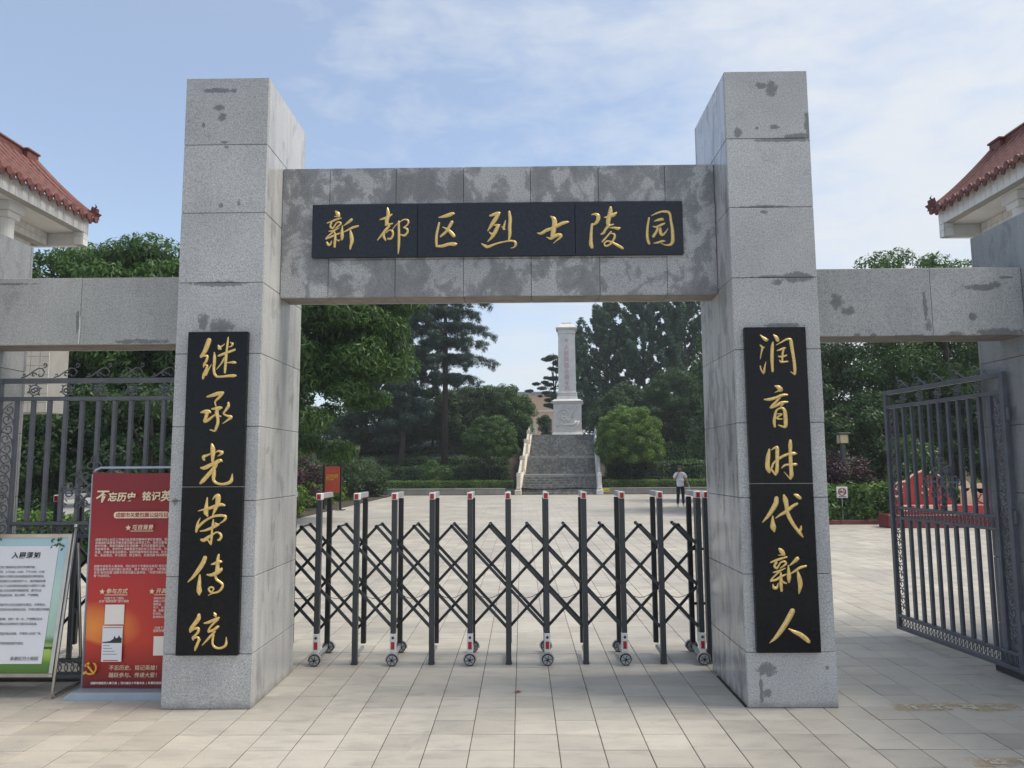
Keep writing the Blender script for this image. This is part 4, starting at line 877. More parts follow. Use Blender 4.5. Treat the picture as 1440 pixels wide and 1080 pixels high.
    m = MB(); cx = X(P1[0]+.01)
    m.cbox(cx-.07, cx+.07, YE-.14, YE+.06, P1[1]-.05, P1[1]+.09, .008); m.cbox(cx-.085, cx+.085, YE-.155, YE+.072, P1[1]+.091, P1[1]+.118, .006)
    for z in (.0, .06): m.box(cx-.05, cx+.05, YE+.06, YE+.068, P1[1]-.03+z, P1[1]+.0+z)
    part('ridge_block', m, ROOF, t)
    # beast ornament at the eave corner
    m = MB(); bx0, bz = 4.60, 4.66
    body = [(a_+.145, b_) for a_, b_ in [(4.80,4.64),(4.74,4.72),(4.70,4.70),(4.685,4.76),(4.66,4.73),(4.64,4.80),(4.615,4.755),(4.58,4.77),(4.585,4.72),(4.545,4.705),(4.58,4.675),(4.57,4.645),(4.61,4.65),(4.625,4.61),(4.66,4.635),(4.70,4.60),(4.76,4.59)]]
    m.prism([(X(a), b_) for a, b_ in body], YE-.02, YE+.03); m.tube([(X(4.815),YE-.04,4.70),(X(4.815),YE+.05,4.70)], .018, 8)
    m.tube([(X(4.785),YE+.005,4.75),(X(4.745),YE+.005,4.80),(X(4.765),YE+.005,4.83)], [.014,.010,.003], 6)
    part('beast_ornament', m, ROOFD, t)
    return t
GH = guardhouse(1, 0.0, 'gatehouse with dark red tiled roof over the right outer pillar, cut by the right edge')
GL = guardhouse(-1, 0.215, 'gatehouse with brighter red tiled roof over the left outer pillar, cut by the left edge')
# tiled canopy wall hanging behind the left outer pillar
cw = thing('tiled_canopy', (-5.5, 8.0, 2.35), 'white tiled canopy wall seen under the left side beam behind the iron gate', 'canopy')
m = MB(); m.box(-6.8, -5.062, 7.96, 8.3, 2.352, 3.55); part('canopy_core', m, CERGROUT, cw)
for i in range(7):
    for j in range(12):
        m = MB(); x = -5.06-.1*(i+1); z = 2.35+.1*j; m.box(x+.002, x+.098, 7.953, 7.96, z+.002, z+.098); part('ceramic_tile', m, CERAMIC, cw, fix=False)
m = MB(); m.box(-6.3, -6.0, 8.0, 8.25, 0, 2.35); part('post', m, CERAMIC, cw)

# ================================================================ VEGETATION
def leafmesh(name, C, R, n, size, mat, parent, aspect=.42, droop=0.0, tone_c=None, flat=1.0, updir=.55, seed=0, kind=None, surf=True, long_axis=None):
    """C: (k,3) clump centres, R: (k,) or (k,3) clump radii, n leaves in all; small two-triangle leaves"""
    r = np.random.default_rng(seed); C = np.asarray(C, float); k = len(C); R = np.asarray(R, float)
    if R.ndim == 1: R = np.repeat(R[:, None], 3, 1)*np.array([1, 1, flat])
    wgt = R.prod(1)**(2/3); idx = r.choice(k, n, p=wgt/wgt.sum())
    d = r.normal(size=(n, 3)); d /= np.linalg.norm(d, axis=1)[:, None]
    rad = r.random(n)**(.38 if surf else .6)
    p = C[idx] + d*rad[:, None]*R[idx]
    nrm = d*.7 + r.normal(size=(n, 3))*.55 + np.array([0, 0, updir]); nrm /= np.linalg.norm(nrm, axis=1)[:, None]
    ax = r.normal(size=(n, 3)) + d*.5 + np.array([0, 0, -droop])
    ax -= nrm*(ax*nrm).sum(1)[:, None]*(1-.0); ax /= np.linalg.norm(ax, axis=1)[:, None]
    sd = np.cross(nrm, ax); L = size*(.65+.7*r.random(n))[:, None]; Wd = L*aspect
    v = np.empty((n, 4, 3)); v[:, 0] = p - ax*L*.5; v[:, 1] = p + sd*Wd*.5 - ax*L*.05; v[:, 2] = p + ax*L*.5 - nrm*L*.12*(1 if droop else .3); v[:, 3] = p - sd*Wd*.5 - ax*L*.05
    me = bpy.data.meshes.new(name); me.vertices.add(4*n); me.vertices.foreach_set('co', (v.reshape(-1, 3) - np.array(wl_of(parent) if parent else (0,0,0))).ravel())
    me.loops.add(4*n); me.loops.foreach_set('vertex_index', np.arange(4*n, dtype=np.int32)); me.polygons.add(n)
    me.polygons.foreach_set('loop_start', np.arange(0, 4*n, 4, dtype=np.int32)); me.polygons.foreach_set('loop_total', np.full(n, 4, dtype=np.int32))
    me.materials.append(mat)
    ct = r.random(k) if tone_c is None else np.asarray(tone_c)
    tone = np.clip(.18 + .38*ct[idx] + .36*(r.random(n)-.35), 0, 1)
    a = me.attributes.new('tone', 'FLOAT', 'FACE'); a.data.foreach_set('value', tone.astype(np.float32)); me.update(calc_edges=True)
    o = link(name, me, parent)
    if kind: o['kind'] = kind
    return o
def crown_clumps(c, rx, ry, rz, k, rcl, seed, low=-.75, gap=.0, smooth=False):
    r = np.random.default_rng(seed); out, rad = [], []
    while len(out) < k:
        d = r.normal(size=3); d /= np.linalg.norm(d); q = r.random()**(.16 if k > 200 else .33)
        if d[2] < low: continue
        bump_ = 1 + (.16*sin(3.1*d[0]+seed) + .12*sin(5.3*d[2]+2*seed) + .10*r.normal())*(.38 if k > 200 else 1)
        s = q*bump_; out.append((c[0]+d[0]*rx*s, c[1]+d[1]*ry*s, c[2]+d[2]*rz*s)); rad.append(rcl*(.6+.8*r.random()))
    return np.array(out), np.array(rad)
def trunk(t, x, y, z0, z1, r0, limbs, seed, mat=None):
    rnd = random.Random(seed); m = MB(); pts = [(x+rnd.uniform(-.04,.04)*(k>0)*(z1-z0)*.3, y+rnd.uniform(-.04,.04)*(k>0)*(z1-z0)*.3, z0+(z1-z0)*k/5) for k in range(6)]
    m.tube(pts, [r0*(1-.13*k) for k in range(6)], 8)
    part('trunk', m, mat or BARK, t, smooth=True)
    for L in limbs:
        m = MB(); b = Vector(pts[3 if rnd.random() < .5 else 2]); e = Vector(L); mid = (b+e)/2 + Vector((rnd.uniform(-.1,.1), rnd.uniform(-.1,.1), .12*(e-b).length))
        m.tube([b, mid, e], [r0*.45, r0*.3, r0*.08], 6); part('limb', m, mat or BARK, t, smooth=True)
def tree(label, x, y, z0, c, rx, ry, rz, n, size, mk, k=60, rcl=.5, seed=1, group=None, aspect=.42, droop=0, tr=.12, flat=.7, cat='tree', name='tree', low=-.75, z_tr=None, ntone=None):
    t = thing(name, (x, y, z0), label, cat, group)
    C, R = crown_clumps(c, rx, ry, rz, k, rcl, seed, low)
    rs = np.random.default_rng(seed+50); sel = rs.choice(len(C), 7)
    trunk(t, x, y, z0, z_tr or c[2]+rz*.3, tr, [tuple(C[i]) for i in sel], seed)
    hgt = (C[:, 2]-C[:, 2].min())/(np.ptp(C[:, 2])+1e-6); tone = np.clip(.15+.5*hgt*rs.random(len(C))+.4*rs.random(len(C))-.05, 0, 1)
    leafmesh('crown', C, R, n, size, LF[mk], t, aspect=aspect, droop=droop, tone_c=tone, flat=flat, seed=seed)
    return t

# big feathery trees behind the left pillar and left side beam
BL = 'large leafy trees behind the left part of the gateway'
tree('big feathery green tree with drooping leaves just right of the left pillar, reaching the crossbeam', -8.0, 24, 0, (-6.7, 24, 5.9), 3.15, 2.6, 4.7, 100000, .24, 'broad', 130, .8, 3, BL, aspect=.22, droop=1.1, tr=.2, flat=.55, low=-.7)
tree('dense tree between the left tall and outer pillars, its top above the side beam', -10.4, 22, 0, (-10.3, 22, 4.6), 2.5, 2.4, 3.8, 70000, .21, 'broad', 110, .75, 5, BL, aspect=.28, droop=.9, tr=.18, flat=.55, low=-.95)
tree('lower dark tree left of the dense one, its top just above the left side beam', -13.9, 22.5, 0, (-13.8, 22.5, 4.6), 2.7, 2.2, 3.6, 50000, .20, 'broad', 90, .7, 8, BL, aspect=.3, droop=.7, tr=.18, flat=.55, low=-.95)
tree('dark round tree low behind the iron gate leaf on the left', -9.6, 19.5, 0, (-9.6, 19.6, 2.5), 2.0, 1.5, 1.8, 20000, .14, 'dark', 50, .5, 9, None, droop=.4, low=-.95)
tree('dark low tree behind the left edge of the iron gate', -12.9, 19.0, 0, (-12.9, 19.2, 2.3), 2.1, 1.5, 1.9, 20000, .14, 'dark', 50, .5, 10, None, droop=.4, low=-.95)
tree('shadowy bushy tree at the foot of the big feathery tree', -12.2, 35, 0, (-12.2, 35, 2.8), 2.6, 2.0, 2.3, 22000, .16, 'dark', 60, .55, 12, None, droop=.4, low=-.95)

# ================================================================ HILL AND TERRACES
YB = 46.0
hm = MB(); nxh, nyh = 60, 26
def hz(x, y):
    f = min(max((y-47.0)/14.0, 0), 1); return .38 + 3.5*f*f*(3-2*f)
for j in range(nyh+1):
    for i in range(nxh+1):
        x = -34+70*i/nxh; y = YB+.32+46*j/nyh
        hm.v.append((x, y, hz(x, y) + .05*sin(x*1.7+y)))
for j in range(nyh):
    for i in range(nxh): a = j*(nxh+1)+i; hm.f.append((a, a+1, a+nxh+2, a+nxh+1))
hill = part('hillside', hm, SOIL, smooth=True, fix=False); tag(hill, kind='structure')

# far-off wood that reads as one mass
for (x0, x1, y, zt, n_, mk, sd) in ((-34, .6, 74, 8.0, 70000, 'dark', 201), (6.5, 40, 76, 10.5, 80000, 'blue', 202), (-34, -10.2, 36, 8.6, 60000, 'dark', 203), (9.4, 34, 37, 9.2, 70000, 'dark', 204)):
    r = np.random.default_rng(sd); k = 150; C = np.stack([r.uniform(x0, x1, k), y+r.uniform(-1.5, 1.5, k), r.uniform(.3, 1, k)**.8*(zt-1.5)], 1); C[:, 2] *= .85+.15*np.sin(C[:, 0]*.9)
    o = leafmesh('distant_woods', C, 1.1+.6*r.random(k), n_, .36 if y > 60 else .26, LF[mk], None, flat=.8, seed=sd, kind='stuff')
# retaining wall with its coping, split by the stairs
SX0, SX1 = -.04, 4.50
for (a, b, lb) in ((-13, SX0-.42, 'low grey stone wall left of the staircase under the clipped hedge'), (SX1+.42, 24, 'low grey stone wall right of the staircase under the clipped hedge')):
    w = thing('retaining_wall', ((a+b)/2, YB+.1, 0), lb, 'wall', 'low stone walls at the back of the plaza')
    m = MB(); m.box(a, b, YB+.03, YB+.32, 0, .36); part('wall_core', m, G_joint, w)
    x = a
    bm_ = shared('stone_block', MB().cbox(0, .592, YB, YB+.05, .003, .325, .006), WALLSTONE); cm_ = shared('coping_stone', MB().cbox(0, .992, YB-.04, YB+.34, .33, .40, .008), WALLSTONE)
    n_ = int((b-a)/.6)
    for i in range(n_): inst('stone_block', bm_, w, (a+.6*i, 0, 0))
    for i in range(int((b-a)/1.0)): inst('coping_stone', cm_, w, (a+1.0*i, 0, 0))
def hedge(label, x0, x1, y0, y1, z0, z1, n, size, mk, name='hedge', round_=0, group=None, seed=4, top=True, cat='hedge', jit=.03):
    t = thing(name, ((x0+x1)/2, (y0+y1)/2, z0), label, cat, group)
    r = np.random.default_rng(seed); m = MB(); e = .07
    m.box(x0+e, x1-e, y0+e, y1-e, z0, z1-e); part('shade_core', m, shade_core_mat, t)  # dark solid core, its colour standing for the shade inside the hedge
    A = [(x1-x0)*(y1-y0), (x1-x0)*(z1-z0), (y1-y0)*(z1-z0)*.5, (y1-y0)*(z1-z0)*.5]; A = np.array(A); s = r.choice(4, n, p=A/A.sum())
    u, v = r.random(n), r.random(n); p = np.empty((n, 3)); nr = np.zeros((n, 3))
    X_, Y_, Z_ = x0+u*(x1-x0), y0+v*(y1-y0), z0+v*(z1-z0)
    k = s == 0; p[k] = np.stack([X_[k], Y_[k], np.full(k.sum(), z1)], 1); nr[k] = (0,0,1)
    k = s == 1; p[k] = np.stack([X_[k], np.full(k.sum(), y0), Z_[k]], 1); nr[k] = (0,-1,.3)
    k = s == 2; p[k] = np.stack([np.full(k.sum(), x0), y0+u[k]*(y1-y0), Z_[k]], 1); nr[k] = (-1,0,.3)
    k = s == 3; p[k] = np.stack([np.full(k.sum(), x1), y0+u[k]*(y1-y0), Z_[k]], 1); nr[k] = (1,0,.3)
    wob = .5*np.sin(p[:,0]*2.3+seed)+.5*np.sin(p[:,0]*5.1+p[:,1]*3+2*seed)
    p += nr*(r.normal(size=(n,1))*jit + (wob*round_)[:,None]) 
    nr = nr + r.normal(size=(n,3))*.6; nr /= np.linalg.norm(nr, axis=1)[:,None]
    ax = r.normal(size=(n,3)); ax -= nr*(ax*nr).sum(1)[:,None]; ax /= np.linalg.norm(ax, axis=1)[:,None]; sd = np.cross(nr, ax)
    L = size*(.6+.8*r.random(n))[:,None]
    vv_ = np.empty((n,4,3)); vv_[:,0] = p-ax*L*.5; vv_[:,1] = p+sd*L*.28; vv_[:,2] = p+ax*L*.5; vv_[:,3] = p-sd*L*.28
    me = bpy.data.meshes.new('foliage'); me.vertices.add(4*n); me.vertices.foreach_set('co', (vv_.reshape(-1,3)-np.array(wl_of(t))).ravel())
    me.loops.add(4*n); me.loops.foreach_set('vertex_index', np.arange(4*n, dtype=np.int32)); me.polygons.add(n)
    me.polygons.foreach_set('loop_start', np.arange(0,4*n,4,dtype=np.int32)); me.polygons.foreach_set('loop_total', np.full(n,4,dtype=np.int32)); me.materials.append(LF[mk])
    a = me.attributes.new('tone','FLOAT','FACE'); a.data.foreach_set('value', np.clip(.25+.5*r.random(n)+.2*wob+.15*(s==0),0,1).astype(np.float32)); me.update(calc_edges=True)
    link('foliage', me, t); return t
shade_core_mat = plain('shade_core_dark', (.014,.018,.009), .9, var=.3)
hedge('long clipped bright green hedge on the wall left of the staircase', -12.5, SX0-.5, YB+.42, YB+1.1, .38, .82, 16000, .075, 'clip', group='clipped hedges at the back of the plaza', seed=1, round_=.02)
hedge('long clipped bright green hedge on the wall right of the staircase', SX1+.5, 22, YB+.42, YB+1.1, .38, .82, 20000, .075, 'clip', group='clipped hedges at the back of the plaza', seed=2, round_=.02)
TG = 'dark hedge rows on the slope left of the stairs'
hedge('nearest dark hedge row on the slope, just above the clipped hedge', -13, -.9, 49.2, 50.4, .6, 1.62, 16000, .12, 'dark', round_=.08, group=TG, seed=3, jit=.08)
hedge('middle dark hedge row on the left slope', -14, -1.0, 52.2, 53.4, 1.3, 2.25, 15000, .12, 'dark', round_=.10, group=TG, seed=5, jit=.08)
hedge('topmost dark hedge row on the left slope, under the tree crowns', -15, -.6, 55.4, 56.6, 2.2, 2.95, 14000, .12, 'dark', round_=.10, group=TG, seed=6, jit=.08)
TR_ = 'dark hedge rows on the slope right of the stairs'
hedge('lower dark hedge row on the right slope behind the round bright tree', 5.6, 21, 49.4, 50.8, .6, 1.9, 18000, .12, 'dark', round_=.12, group=TR_, seed=7, jit=.08)
hedge('upper green hedge row on the right slope below the dark round trees', 6.2, 21, 53.0, 54.6, 1.4, 3.05, 18000, .13, 'broad', round_=.14, group=TR_, seed=8, jit=.1)

# ================================================================ STAIRCASE, BALUSTRADES, MONUMENT  (axis turned 5 degrees)
ST = thing('staircase', (2.23, YB, 0), 'broad stained grey stone staircase rising in three flights to the monument', 'staircase')
ST['kind'] = 'structure'
del ST['category']; del ST['label']; ST.rotation_euler = (0, 0, -radians(4.6))
RISE = .15; y = 0.0; z = 0.0; steps = []
flights = [(8, 1.1), (8, 1.1), (11, 0)]
for n_, land in flights:
    for k in range(n_): steps.append((y, z+RISE, .32)); y += .32; z += RISE
    steps[-1] = (steps[-1][0], steps[-1][1], .32+land); y += land
TOPZ, TOPY = z, y
HW = 2.27
for (ys, zt_, dep) in steps:
    lx = -HW; 
    while lx < HW-.05:
        w_ = min(random.choice((1.14, 1.5, 1.9)), HW-lx)
        if HW-lx-w_ < .3: w_ = HW-lx
        j = random.uniform(-.004, .004)
        m = MB(); m.cbox(lx+.004, lx+w_-.004, ys+j, ys+dep+.03, zt_-RISE+.003, zt_, .008); me = m.mesh('step_stone', LIGHTSTEP if dep > .5 else STEPSTONE); fixn(me); link('step_stone', me, ST)
        lx += w_
m = MB(); 
for (ys, zt_, dep) in steps: m.box(-HW-.0, HW+.0, ys+.02, TOPY+.5, zt_-RISE-.001, zt_-.012)
me = m.mesh('stair_core', STEPSTONE); link('stair_core', me, ST)['kind'] = 'stuff'
def local_thing(name, x, y, z, label, cat, group=None):
    R = Matrix.Rotation(-radians(4.6), 4, 'Z'); p = R @ Vector((x, y, 0)) + Vector((2.23, YB, z))
    o = thing(name, tuple(p), label, cat, group); o.rotation_euler = (0, 0, -radians(4.6)); return o
def lp(name, mb, mat, parent, smooth=False):
    me = mb.mesh(name, mat, (0,0,0), smooth); fixn(me); return link(name, me, parent)
def stair_z(yy):
    zz = 0
    for (ys, zt_, dep) in steps:
        if yy >= ys: zz = zt_
    return zz
postY = [0.1, 2.5, 3.6, 6.05, 7.15, 8.8, 10.3]
for s, lb in ((-1, 'white marble balustrade, warm sunlight in its colour, climbing the left side of the stairs'), (1, 'white marble balustrade climbing the right side of the stairs')):
    bt_ = local_thing('balustrade', s*(HW+.18), 0, 0, lb, 'balustrade', 'balustrades beside the stairs')
    mt = MARBLE_SUN if s < 0 else MARBLE
    m = MB(); pts = [(yy, stair_z(yy)) for yy in (0,)+tuple(postY[1:])]
    pl_ = [(-.15, 0), (-.15, .22)] + [(yy, stair_z(yy)+.22) for yy in postY] + [(TOPY+.2, TOPZ+.2), (TOPY+.2, 0)]
    m.prism(pl_, -.16, .16); m.v = [(b, a, c) for a, b, c in m.v]; lp('stringer', m, mt, bt_)
    for i, yy in enumerate(postY):
        z0 = stair_z(yy)+.2
        m = MB(); m.cbox(-.11,.11, yy-.11, yy+.11, z0, z0+.98, .012); m.cbox(-.135,.135, yy-.135, yy+.135, z0+.78, z0+.84, .008); m.cbox(-.13,.13,yy-.13,yy+.13,z0,z0+.1,.01); lp('newel_post', m, mt, bt_)
        if i < len(postY)-1:
            y2 = postY[i+1]; z2 = stair_z(y2)+.2
            m = MB(); m.prism([(yy+.12, z0+.12), (y2-.12, z2+.12), (y2-.12, z2+.62), (yy+.12, z0+.62)], -.045, .045); m.v = [(b, a, c) for a, b, c in m.v]; lp('balustrade_panel', m, mt, bt_)
            m = MB(); m.prism([(yy+.12, z0+.63), (y2-.12, z2+.63), (y2-.12, z2+.72), (yy+.12, z0+.72)], -.07, .07); m.v = [(b, a, c) for a, b, c in m.v]; lp('handrail', m, mt, bt_)
    m = MB(); m.cbox(-.2,.2,-.42,.02,0,.3,.03); lp('drum_stone', m, mt, bt_)
m = MB(); m.box(-12, 16, 0, 20, -3.9, 0); 
tp = local_thing('terrace', 0, TOPY+.35, TOPZ, 'x', 'x'); tp['kind'] = 'structure'; del tp['label']; del tp['category']
me = MB().box(-5, 5, 0, 12, -3.0, -.012).mesh('terrace_slab', WALLSTONE); link('terrace_slab', me, tp)
# low parapet left of the stair head
lb_ = local_thing('parapet', -3.0, TOPY+.9, TOPZ-.35, 'short white stone parapet at the left head of the stairs', 'parapet')
m = MB(); m.cbox(-.9,.95,-.06,.06,.0,.16,.01); m.cbox(-.9,.95,-.05,.05,.62,.74,.01); lp('parapet_rail', m, MARBLE, lb_)
for x in (-.8, .05, .82): m = MB(); m.cbox(x-.12,x+.12,-.09,.09,0,.98,.01); lp('parapet_post', m, MARBLE, lb_)

OB = local_thing('monument', .32, 14.3, TOPZ-.13, 'white marble memorial column with pink characters and carved relief base, above the stairs', 'monument')
def ob(name, hw, z0, z1, mat=MARBLE, c=.02, hw2=None):
    m = MB()
    if hw2 is None: m.cbox(-hw, hw, -hw, hw, z0, z1, c)
    else:
        m.v += [(-hw,-hw,z0),(hw,-hw,z0),(hw,hw,z0),(-hw,hw,z0),(-hw2,-hw2,z1),(hw2,-hw2,z1),(hw2,hw2,z1),(-hw2,hw2,z1)]
        m.f += [(0,3,2,1),(4,5,6,7),(0,1,5,4),(1,2,6,5),(2,3,7,6),(3,0,4,7)]
    return lp(name, m, mat, OB)
ob('plinth', 1.42, -.2, .22); ob('plinth', 1.22, .22, .46, hw2=1.12)
ob('relief_block', 1.09, .46, 2.70); ob('cornice', 1.18, 2.70, 2.80); ob('cornice', 1.24, 2.80, 2.90); ob('cornice', 1.16, 2.9, 3.02, hw2=1.0)
ob('shaft_base', .84, 3.02, 3.30, hw2=.80); ob('shaft_base', .76, 3.30, 3.52); ob('shaft_base', .80, 3.52, 3.60)
ob('shaft', .70, 3.60, 8.30, hw2=.66); ob('cap_band', .71, 8.30, 8.36); ob('cap_band', .68, 8.36, 8.62); ob('cap_cornice', .76, 8.62, 8.70); ob('cap_cornice', .84, 8.70, 8.84); ob('cap_top', .80, 8.84, 9.15, hw2=.42); ob('cap_top', .40, 9.15, 9.27)
PINK = plain('faded_pink_paint', (.60, .40, .44), .6)
def otext(s, size, x, z, mat):
    o = text('inscription', s, size, (0,0,0), mat, OB, align='CENTER', bold=.006); o.location = (x, -.715+.0, z); return o
for k, ch in enumerate('人民英雄永垂不朽'): otext(ch, .43, 0, 7.02-.475*k, PINK)
m = MB(); m.prism([((.19 if k % 2 == 0 else .08)*sin(k*pi/5), 7.78+(.19 if k % 2 == 0 else .08)*cos(k*pi/5)) for k in range(10)], -.715, -.69); lp('star', m, PINK, OB)
m = MB(); y_ = -1.10
m.tube(spiral(-.35, 1.75, .48, .36, .3, 6.0, 22, y_), .055, 6); m.tube(spiral(-.3, 1.8, .16, .22, .6, 5.6, 14, y_), .07, 6); m.tube([(-.55,y_,1.6),(-.3,y_,1.35),(-.1,y_,1.5),(.1,y_,1.3)], .09, 6)
m.tube([(-.85,y_,.8),(-.5,y_,1.1),(-.1,y_,.8),(.3,y_,.7),(.75,y_,.85),(.9,y_,1.3)], .07, 6); m.tube([(-.4,y_,.95),(.1,y_,1.0),(.5,y_,1.0),(.7,y_,1.3)], .09, 6)
m.tube([(.35,y_,1.5),(.5,y_,2.1),(.72,y_,2.5)], .07, 6); m.tube([(.1,y_,2.2),(.45,y_,2.5)], .03, 6); m.tube(spiral(.35, 1.05, .3, .12, 2.9, 6.2, 12, y_), .03, 6)
lp('carved_relief', m, MARBLE, OB, True)
# rightmost yellow warning plate on the retaining wall
yp = thing('warning_plate', (4.98, YB-.05, .1), 'small yellow warning plate on the wall right of the stairs', 'sign')
m = MB(); m.cbox(4.68, 5.28, YB-.05, YB-.03, .16, .36, .004); part('plate', m, YELLOW, yp)
m = MB(); m.prism([(4.73,.20),(4.87,.20),(4.80,.32)], YB-.055, YB-.051); part('triangle', m, INK, yp); text('plate_text', '小心台阶', .085, (4.90, YB-.052, .225), INK, yp)

# ================================================================ BACKGROUND TREES
cedar_m = LF['cedar']
def cedar(label, x, y, z0, H, tiers, seed, spread=1.0, mk='cedar', n=42000):
    t = thing('cedar_tree', (x, y, z0), label, 'conifer'); r = random.Random(seed); m = MB(); m.tube([(x,y,z0),(x+.05,y,z0+H*.5),(x,y,z0+H)], [.24,.17,.03], 8); part('trunk', m, BARK, t, smooth=True)
    C, R, T = [], [], []
    for (zt, L, az0, cnt) in tiers:
        for q in range(cnt):
            az = az0 + q*2*pi/cnt + r.uniform(-.2,.2); l = L*spread*(1 if q == 0 else r.uniform(.6,1.0)); b = Vector((x,y,z0+zt)); pts = []
            for k in range(6):
                u = k/5; pts.append(b + Vector((cos(az)*l*u, sin(az)*l*u, .28*l*u - .42*l*u*u)))
            mm = MB(); mm.tube(pts, [.055,.045,.036,.028,.018,.006], 5); part('branch', mm, BARK, t, smooth=True)
            for k in range(15):
                u = .16+.84*(k+.5)/15; pp = b + Vector((cos(az)*l*u, sin(az)*l*u, .28*l*u-.42*l*u*u)); sp = .46*(1-.4*u)+.16
                C.append((pp.x+r.uniform(-.5,.5)*sp*2, pp.y+r.uniform(-.3,.3)*sp*2, pp.z-.03)); R.append((.6*sp+.1, .6*sp+.1, .16)); T.append(r.random()*.6+.3)
                C.append((pp.x+r.uniform(-.2,.2), pp.y+r.uniform(-.2,.2), pp.z-.28)); R.append((.22,.22,.45*sp+.14)); T.append(r.random()*.35)
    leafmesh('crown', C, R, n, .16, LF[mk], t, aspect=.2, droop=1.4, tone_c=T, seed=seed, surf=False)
    return t
cedar('tall cedar with layered drooping branches against the sky left of the monument', -5.3, 52, 1.5, 16.0,
      [(6.4,2.4,.1,6),(7.7,3.5,.05,7),(8.9,3.0,-.1,7),(9.9,3.7,.15,7),(11.0,2.6,0,6),(12.0,3.3,.1,7),(13.0,2.6,.2,6),(14.2,2.3,.1,5),(15.3,1.4,.0,4)], 21, n=170000)
tree('dense tall grey-green conifer between the feathery tree and the cedar', -8.0, 50, .8, (-8.0, 50, 9.3), 2.3, 1.9, 6.8, 90000, .24, 'cedar', 110, .6, 23, None, aspect=.2, droop=.9, tr=.22, flat=.5, name='conifer_tree', cat='conifer', low=-.98, z_tr=14)
tree('thin conifer peeking out behind the left side of the monument', 2.9, 66, 3.8, (2.75, 66, 8.9), 1.7, 1.2, 4.0, 12000, .22, 'cedar', 34, .42, 29, None, aspect=.2, droop=.4, tr=.1, flat=.35, name='conifer_tree', cat='conifer', z_tr=11.6)
AG = 'airy tall trees on the right behind the monument'
for i, (x, y, zt, rx, n_, sd, lb) in enumerate(((4.9, 66, 13.6, 1.3, 22000, 31, 'slender airy tree touching the right side of the monument'), (7.6, 67, 16.2, 1.9, 42000, 32, 'airy tree whose top stands clear in the sky right of the monument'),
     (10.7, 66, 17.6, 2.3, 52000, 33, 'tall airy tree in the middle of the right-hand group, reaching the crossbeam'), (14.2, 65, 18.0, 2.6, 60000, 34, 'tall airy tree beside the right pillar'), (17.6, 66, 17.0, 2.4, 26000, 38, 'airy tree half hidden behind the right pillar'))):
    t = thing('airy_tree', (x, y, 3.5), lb, 'tree', AG); r = random.Random(sd); C, R, T = [], [], []
    m = MB(); m.tube([(x,y,3.3),(x+.1,y,9),(x,y,zt)], [.22,.15,.02], 8); part('trunk', m, BARK, t, smooth=True)
    zz = 5.0
    while zz < zt-.2:
        f = (zz-4.5)/(zt-4.5); L = rx*1.22*(1-f**4.5)*(1+.22*sin(zz*2.1+sd))+.25
        for q in range(6):
            az = r.uniform(0, 2*pi); l = L*r.uniform(.55,1.15); e = Vector((x+cos(az)*l, y+sin(az)*l, zz+.62*l))
            mm = MB(); mm.tube([(x,y,zz),((x+e.x)/2,(y+e.y)/2,zz+.22*l),tuple(e)], [.04,.025,.006], 4); part('branch', mm, BARK, t)
            for k in range(7):
                u = .3+.75*k/6; C.append((x+cos(az)*l*u+r.uniform(-.1,.1), y+sin(az)*l*u+r.uniform(-.1,.1), zz+.5*l*u*u+.12+r.uniform(-.1,.16))); rr_ = .14+.17*r.random(); R.append((rr_, rr_, rr_*1.35)); T.append(r.random())
        zz += .52
    leafmesh('crown', C, R, int(n_*1.5), .22, LF['blue'], t, aspect=.5, droop=.2, tone_c=T, seed=sd, surf=False)

DG = 'dark rounded trees in a row on the left slope'
for i, (x, y, cz, rx, rz, sd, lb, mk) in enumerate(((-10.4, 55, 4.9, 2.6, 2.3, 41, 'leftmost dark rounded tree under the conifers', 'dark'), (-6.6, 56, 5.3, 2.7, 2.3, 42, 'dark rounded tree under the left part of the cedar', 'dark'),
      (-3.3, 57, 5.5, 2.6, 2.35, 43, 'dark rounded tree under the tips of the cedar', 'dark'), (-1.3, 57, 5.2, 1.75, 2.4, 44, 'dark rounded tree just left of the stair head', 'broad'))):
    tree(lb, x, y, 2.4, (x, y, cz), rx*1.15, 2.1, rz, 70000, .15, mk, 300, .42, sd, DG, low=-.85, tr=.14, flat=.75)
tree('small dark conical shrub between the parapet and the monument base', 2.15, 62, 3.9, (1.9, 62, 4.9), .55, .5, 1.2, 6000, .12, 'dark', 18, .3, 47, None, low=-.95, name='shrub', cat='shrub')
tree('small round tree with a thin trunk left of the staircase', -2.0, 48.3, .6, (-2.0, 48.3, 3.25), 1.7, 1.5, 1.6, 60000, .11, 'broad', 260, .26, 45, 'two round clipped trees either side of the stairs', low=-.6, tr=.07, flat=.8)
tree('round bright green tree with a thin trunk right of the staircase', 6.9, 48.2, .6, (6.85, 48.2, 3.25), 2.2, 1.9, 2.1, 90000, .115, 'bright', 330, .32, 46, 'two round clipped trees either side of the stairs', low=-.6, tr=.09, flat=.8)
RG_ = 'dark rounded trees on the right slope'
for (x, y, cz, rx, rz, sd, lb, mk) in ((7.7, 56, 5.2, 2.2, 2.3, 51, 'brownish green rounded tree behind the bright round tree', 'dark'), (11.6, 55, 5.6, 3.1, 2.9, 52, 'large dark rounded tree left of the right pillar', 'dark'), (15.6, 55, 5.2, 2.6, 2.6, 53, 'dark rounded tree half behind the right pillar', 'dark')):
    tree(lb, x, y, 2.4, (x, y, cz), rx*1.1, 2.2, rz, 70000, .15, mk, 300, .42, sd, RG_, low=-.85, tr=.14, flat=.75)

